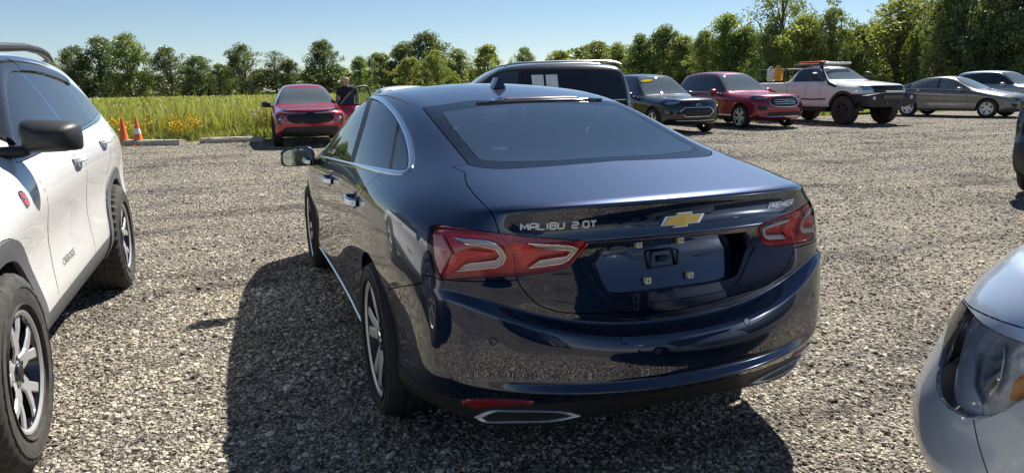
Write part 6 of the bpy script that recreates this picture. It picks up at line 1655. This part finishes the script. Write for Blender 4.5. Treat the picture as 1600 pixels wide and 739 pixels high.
# --- lifted white pickup
def build_pickup():
    WB = 3.26
    p = dict(WB=WB, ro=1.12, fo=.92, hw=.955, H=1.86, rhw=.60, cowl=2.62, wtop=1.98, rtop=.95, nose=1.27, zb=.55,
             bz=[(-1.0, 1.30), (.3, 1.30), (.75, 1.31), (2.5, 1.30), (2.9, 1.27), (3.8, 1.20)],
             cz=[(-1.0, 1.33), (.62, 1.335), (.72, 1.45), (.84, 1.76), (1.0, 1.845), (1.5, 1.86), (1.85, 1.84), (2.0, 1.80), (2.3, 1.58), (2.62, 1.38), (2.85, 1.37), (3.5, 1.325), (3.75, 1.28)],
             rz=[(-1.0, 1.325), (.62, 1.33), (.72, 1.43), (.84, 1.70), (1.0, 1.785), (1.5, 1.80), (1.85, 1.775), (2.0, 1.735), (2.3, 1.54), (2.62, 1.35), (2.85, 1.335), (3.5, 1.29), (3.75, 1.25)],
             ry=[(-1.0, .86), (.60, .86), (.75, .70), (.95, .62), (1.9, .62), (2.62, .78), (2.9, .76), (3.75, .70)],
             by=[(-1.0, .92), (.4, .92), (.8, .90), (2.5, .90), (2.9, .87), (3.8, .80)],
             sx=[-.85, -.45, 0, .4, .62, .74, .86, 1.05, 1.45, 1.85, 2.05, 2.33, 2.62, 2.85, 3.26, 3.70],
             rp=[(.60, .04), (.68, .0), (.78, 0), (.88, .0), (.98, 0), (1.06, 0), (1.14, 0), (1.22, .0), (1.31, .02)], rdx=[0, .005, .015, .04, .12],
             fp=[(.62, .22), (.70, .10), (.80, .04), (.88, .02), (.96, .0), (1.04, .0), (1.12, .01), (1.19, .04), (1.25, .10)], fdx=[0, .02, .06, .12, .24])
    f = wind(p) + [
     ('side', smooth_poly([(2.42, 1.345, 's'), (.95, 1.355, 's'), (.96, 1.62), (1.06, 1.745), (1.5, 1.765), (1.85, 1.735), (2.1, 1.61)], 3), 'window_surround', M_GLOSSBLACK, ['body']),
     ('side', smooth_poly([(2.34, 1.365, 's'), (1.66, 1.37, 's'), (1.66, 1.73, 's'), (1.84, 1.715), (2.07, 1.60)], 3), 'side_window', M_GLASS, ['window_surround#']),
     ('side', smooth_poly([(1.60, 1.37, 's'), (1.0, 1.375, 's'), (1.02, 1.63), (1.10, 1.72), (1.35, 1.74), (1.60, 1.735, 's')], 3), 'side_window', M_GLASSD, ['window_surround#']),
     ('front', [(-.60, 1.20), (.60, 1.20), (.56, 1.00), (-.56, 1.00)], 'grille', M_BLACK, ['body'], .03, False),
     ('front', [(.58, 1.20), (.84, 1.20), (.84, 1.04), (.60, 1.02)], 'headlamp', M_LENS, ['body'], 0, True),
     ('front', [(-1, .96), (1, .96), (1, .4), (-1, .4)], 'bumper_mount', M_BLACK, ['body'], 0, False),
     ('line', 'side', [(2.30, 1.33), (2.28, 1.0), (2.30, .68)], .012, .001, 'door_seam', M_BLACK, False), ('line', 'side', [(1.62, 1.33), (1.62, .68)], .012, .001, 'door_seam', M_BLACK, False), ('line', 'side', [(.76, 1.30), (.76, .66)], .016, .001, 'bed_gap', M_BLACK, False),
     ('line', 'side', [(2.55, .80), (1.9, .78), (1.2, .80), (.9, .84)], .05, .002, 'black_stripe', M_BLACK, False),
     ('handle', (1.02, 1.20), WHT), ('handle', (1.74, 1.20), WHT)]
    a, b = gp(1313, 196), gp(1386, 193.5)
    car, B, O = gen_car('pickup_truck', 'lifted white pickup truck with black steel bumper and chunky tyres', p, (a.x + WB, (a.y + b.y) / 2 - .1), PI, WHT, fixlab(f), 'offroad', arch=.51, flare=.09, tz=.455, mirr=False, cat='truck', sub=2, wy=.80)
    hwp = p['hw']; xf = WB + p['fo']
    # steel bumper
    m = MB(); m.prism([(-.92, .62), (-.98, .78), (-.98, .92), (-.5, .98), (.5, .98), (.98, .92), (.98, .78), (.92, .62), (.5, .56), (-.5, .56)], 0, .30, ((xf - .18, 0, 0), (0, 1, 0), (0, 0, 1), (1, 0, 0)), bev=.02); m.build('steel_bumper', [M_BLACK], car, angle=30)
    m = MB(); m.box((xf + .13, 0, .86), (.02, .8, .10), mi=0); m.build('winch_opening', [M_GLOSSBLACK], car)
    MB().box((xf + .14, 0, 1.01), (.07, .62, .06), bev=.015).build('light_bar', [M_LED], car, angle=50)
    for s in (1, -1):
        MB().tube([(xf + .10, s * .28, .70), (xf + .17, s * .28, .74), (xf + .17, s * .28, .68), (xf + .10, s * .28, .66)], .016, 8).build('tow_shackle', [M_SATIN], car)
        MB().lathe([(0, .02), (.05, .02), (.06, .0)], 16, axis='x', c=(xf + .115, s * .74, .84)).build('fog_lamp', [M_LED], car)
        # flared towing mirror
        mirror(car, 2.25, 1.13, 1.50, s, M_BLACK, M_MIRRORG, (.13, .24, .26), -.09, 1)
    for i in range(4): B.ribbon(End(1), [(y / 20, 1.03 + i * .045) for y in range(-11, 12)], .012, .012, 'grille_bar', [M_GLOSSBLACK], car, False)
    # snorkel up the right pillar
    sg = -1
    pts = [(2.95, sg * .93, 1.20), (2.72, sg * .95, 1.28), (2.60, sg * .93, 1.36), (2.38, sg * .84, 1.56), (2.12, sg * .74, 1.78), (2.06, sg * .72, 1.88)]
    m = MB(); m.tube(pts, [.05, .06, .05, .045, .045, .045], 10); m.box((2.06, sg * .72, 1.93), (.15, .11, .12), bev=.025); m.build('snorkel', [M_BLACK], car, angle=50)
    # roof rack with boards and light bar
    m = MB()
    for s in (-.52, .52): m.tube([(2.0, s, 1.90), (.55, s, 1.92)], .02, 8)
    for x in (1.9, 1.45, 1.0, .6): m.tube([(x, -.55, 1.91), (x, .55, 1.91)], .016, 8)
    for s in (-.52, .52):
        for x in (1.8, 1.0): m.tube([(x, s, 1.78), (x, s, 1.91)], .016, 6)
    m.build('roof_rack', [M_BLACK], car)
    MB().box((2.02, 0, 1.93), (.07, 1.10, .07), bev=.02).build('roof_light_bar', [M_LED], car, angle=50)
    OR = mat_simple('recovery_board_orange', (.75, .12, .03), .5)
    for k, yy in enumerate((-.22, -.20)):
        m = MB(); m.box((1.25, yy - .1, 1.955 + k * .035), (1.05, .32, .03), bev=.012)
        for i in range(8): m.box((.80 + i * .13, yy - .1, 1.975 + k * .035), (.05, .22, .014))
        o = m.build('recovery_board', [OR], car, angle=50)
    # bed rack with fuel cans
    m = MB()
    for s in (-.80, .80):
        m.tube([(.55, s, 1.78), (-1.0, s, 1.78)], .022, 8)
        for x in (.5, -.25, -.95): m.tube([(x, s, 1.32), (x, s, 1.78)], .02, 8)
    for x in (.5, -.25, -.95): m.tube([(x, -.80, 1.78), (x, .80, 1.78)], .018, 8)
    m.build('bed_rack', [M_BLACK], car)
    return car
truck = build_pickup()
def jerry(x, y, z, mat, label):
    o = empty('fuel_can'); o.parent = None; M = truck.matrix_basis @ Matrix.Translation((x, y, z)); o.matrix_basis = M
    m = MB(); m.box((0, 0, 0), (.34, .15, .44), bev=.035); m.build('can_body', [mat], o, angle=50)
    MB().tube([(-.12, 0, .21), (-.10, 0, .27), (.06, 0, .27), (.08, 0, .21)], .014, 8).build('can_handle', [mat], o)
    MB().lathe([(0, .05), (.035, .05), (.038, 0)], 14, axis='z', c=(.12, 0, .21)).build('can_cap', [M_BLACK], o)
    tag(o, label, 'fuel can', 'cans on the pickup bed rack')
jerry(-.12, -.90, 1.60, M_WHITEP, 'off-white fuel can strapped to the bed rack of the white pickup')
jerry(.26, -.90, 1.62, mat_simple('can_yellow', (.72, .36, .03), .5), 'yellow fuel can strapped to the bed rack beside the pickup cab')

# --- the man by the open door
def person(loc, heading):
    SK = mat_simple('skin', (.50, .30, .22), .5, var=.1); SH = mat_simple('dark_tee', (.018, .018, .024), .9, var=.3); JN = mat_simple('jeans', (.04, .055, .09), .9, var=.3)
    pts = [((0, 0, .98), .15), ((0, 0, 1.16), .155), ((.01, 0, 1.32), .165), ((.0, 0, 1.43), .12), ((.01, 0, 1.49), .062), ((.025, 0, 1.56), .072), ((.03, 0, 1.64), .098), ((.02, 0, 1.71), .088)]
    E = [(0, 1), (1, 2), (2, 3), (3, 4), (4, 5), (5, 6), (6, 7)]
    def chain(start, ps):
        prev = start
        for p in ps: pts.append(p); E.append((prev, len(pts) - 1)); prev = len(pts) - 1
    for s in (1, -1):
        chain(3, [((0, .17 * s, 1.42), .085), ((-.01, .24 * s, 1.28), .062), ((.0, .27 * s, 1.12), .052), ((.10, .25 * s, .98), .045), ((.20, .20 * s, .94), .036), ((.26, .18 * s, .94), .032)])
        chain(0, [((0, .10 * s, .88), .105), ((.0, .11 * s, .66), .085), ((.01, .115 * s, .48), .066), ((.0, .12 * s, .28), .058), ((-.01, .12 * s, .09), .045), ((.06, .125 * s, .045), .042), ((.15, .13 * s, .035), .034)])
    me = bpy.data.meshes.new('person'); me.from_pydata([p[0] for p in pts], E, []); o = bpy.data.objects.new('person', me); COL.objects.link(o)
    md = o.modifiers.new('skin', 'SKIN'); md.use_smooth_shade = True
    for i, p in enumerate(pts): me.skin_vertices[0].data[i].radius = (p[1], p[1] * (1.35 if i in (1, 2) else 1)); me.skin_vertices[0].data[i].use_root = (i == 0)
    o.modifiers.new('sub', 'SUBSURF').levels = 2
    dg = bpy.context.evaluated_depsgraph_get(); m2 = bpy.data.meshes.new_from_object(o.evaluated_get(dg)); bpy.data.objects.remove(o)
    m2.materials.clear()
    for _ in range(5): m2.materials.append(None)
    bm = bmesh.new(); bm.from_mesh(m2)
    # face: brow, nose, chin, ears pulled from the head surface
    for v in bm.verts:
        c = v.co
        if c.z > 1.52:
            if c.x > .08 and abs(c.y) < .022 and 1.58 < c.z < 1.645: c.x += .022 * (1 - abs(c.y) / .022)
            if c.x > .06 and abs(c.y) < .05 and 1.635 < c.z < 1.66: c.x -= .006
            if c.x > .05 and 1.52 < c.z < 1.555: c.x += .01
            if abs(c.y) > .07 and .0 < c.x < .05 and 1.58 < c.z < 1.66: c.y *= 1.13
    for f in bm.faces:
        c = f.calc_center_median(); ar = abs(c.y) > .19
        f.material_index = 0 if (c.z > 1.53 or (c.z > 1.475 and abs(c.y) < .075) or (ar and c.z < 1.24 and c.z > .8)) else (1 if c.z > .93 else 2)
        if c.z < .075: f.material_index = 3
        if 1.625 < c.z < 1.64 and c.x > .09 and .022 < abs(c.y) < .045: f.material_index = 3
        if 1.562 < c.z < 1.57 and c.x > .09 and abs(c.y) < .03: f.material_index = 4
        f.smooth = True
    bm.to_mesh(m2); bm.free()
    for i_, mm_ in enumerate([SK, SH, JN, M_BLACK, mat_simple('lips', (.35, .14, .12), .6)]): m2.materials[i_] = mm_
    o = link('person', m2); o.location = loc; o.rotation_euler = (0, 0, heading)
    tag(o, 'bald man in a dark T-shirt standing by the open door of the red SUV', 'person')
    return o
az = CAM_YAW - math.atan((551 - 800) / CAM_F); Dm = 20.4
person((CAM_POS.x + Dm / math.cos(az - CAM_YAW) * math.cos(az), CAM_POS.y + Dm / math.cos(az - CAM_YAW) * math.sin(az), 0.0), R(165))

# --- two unseen vehicles, added to darken the reflections in the blue sedan
gen_car('parked_suv', 'unseen dark crossover added behind the camera to darken reflections', dict(pE), (-5.3 - 3.63, 2.35), R(3), BLK, [f for f in fE if f[0] in ('top', 'side')][:2], 'wide', arch=.40, tz=.355, sub=1, interior_on=False)
gen_car('parked_suv', 'unseen dark SUV added beside the silver-blue car to darken reflections', dict(pS), (-2.2 - 3.8, -4.1), R(6), BLK, [f for f in fS if f[0] in ('top', 'side')][:2], 'wide', arch=.41, tz=.365, sub=1, interior_on=False)
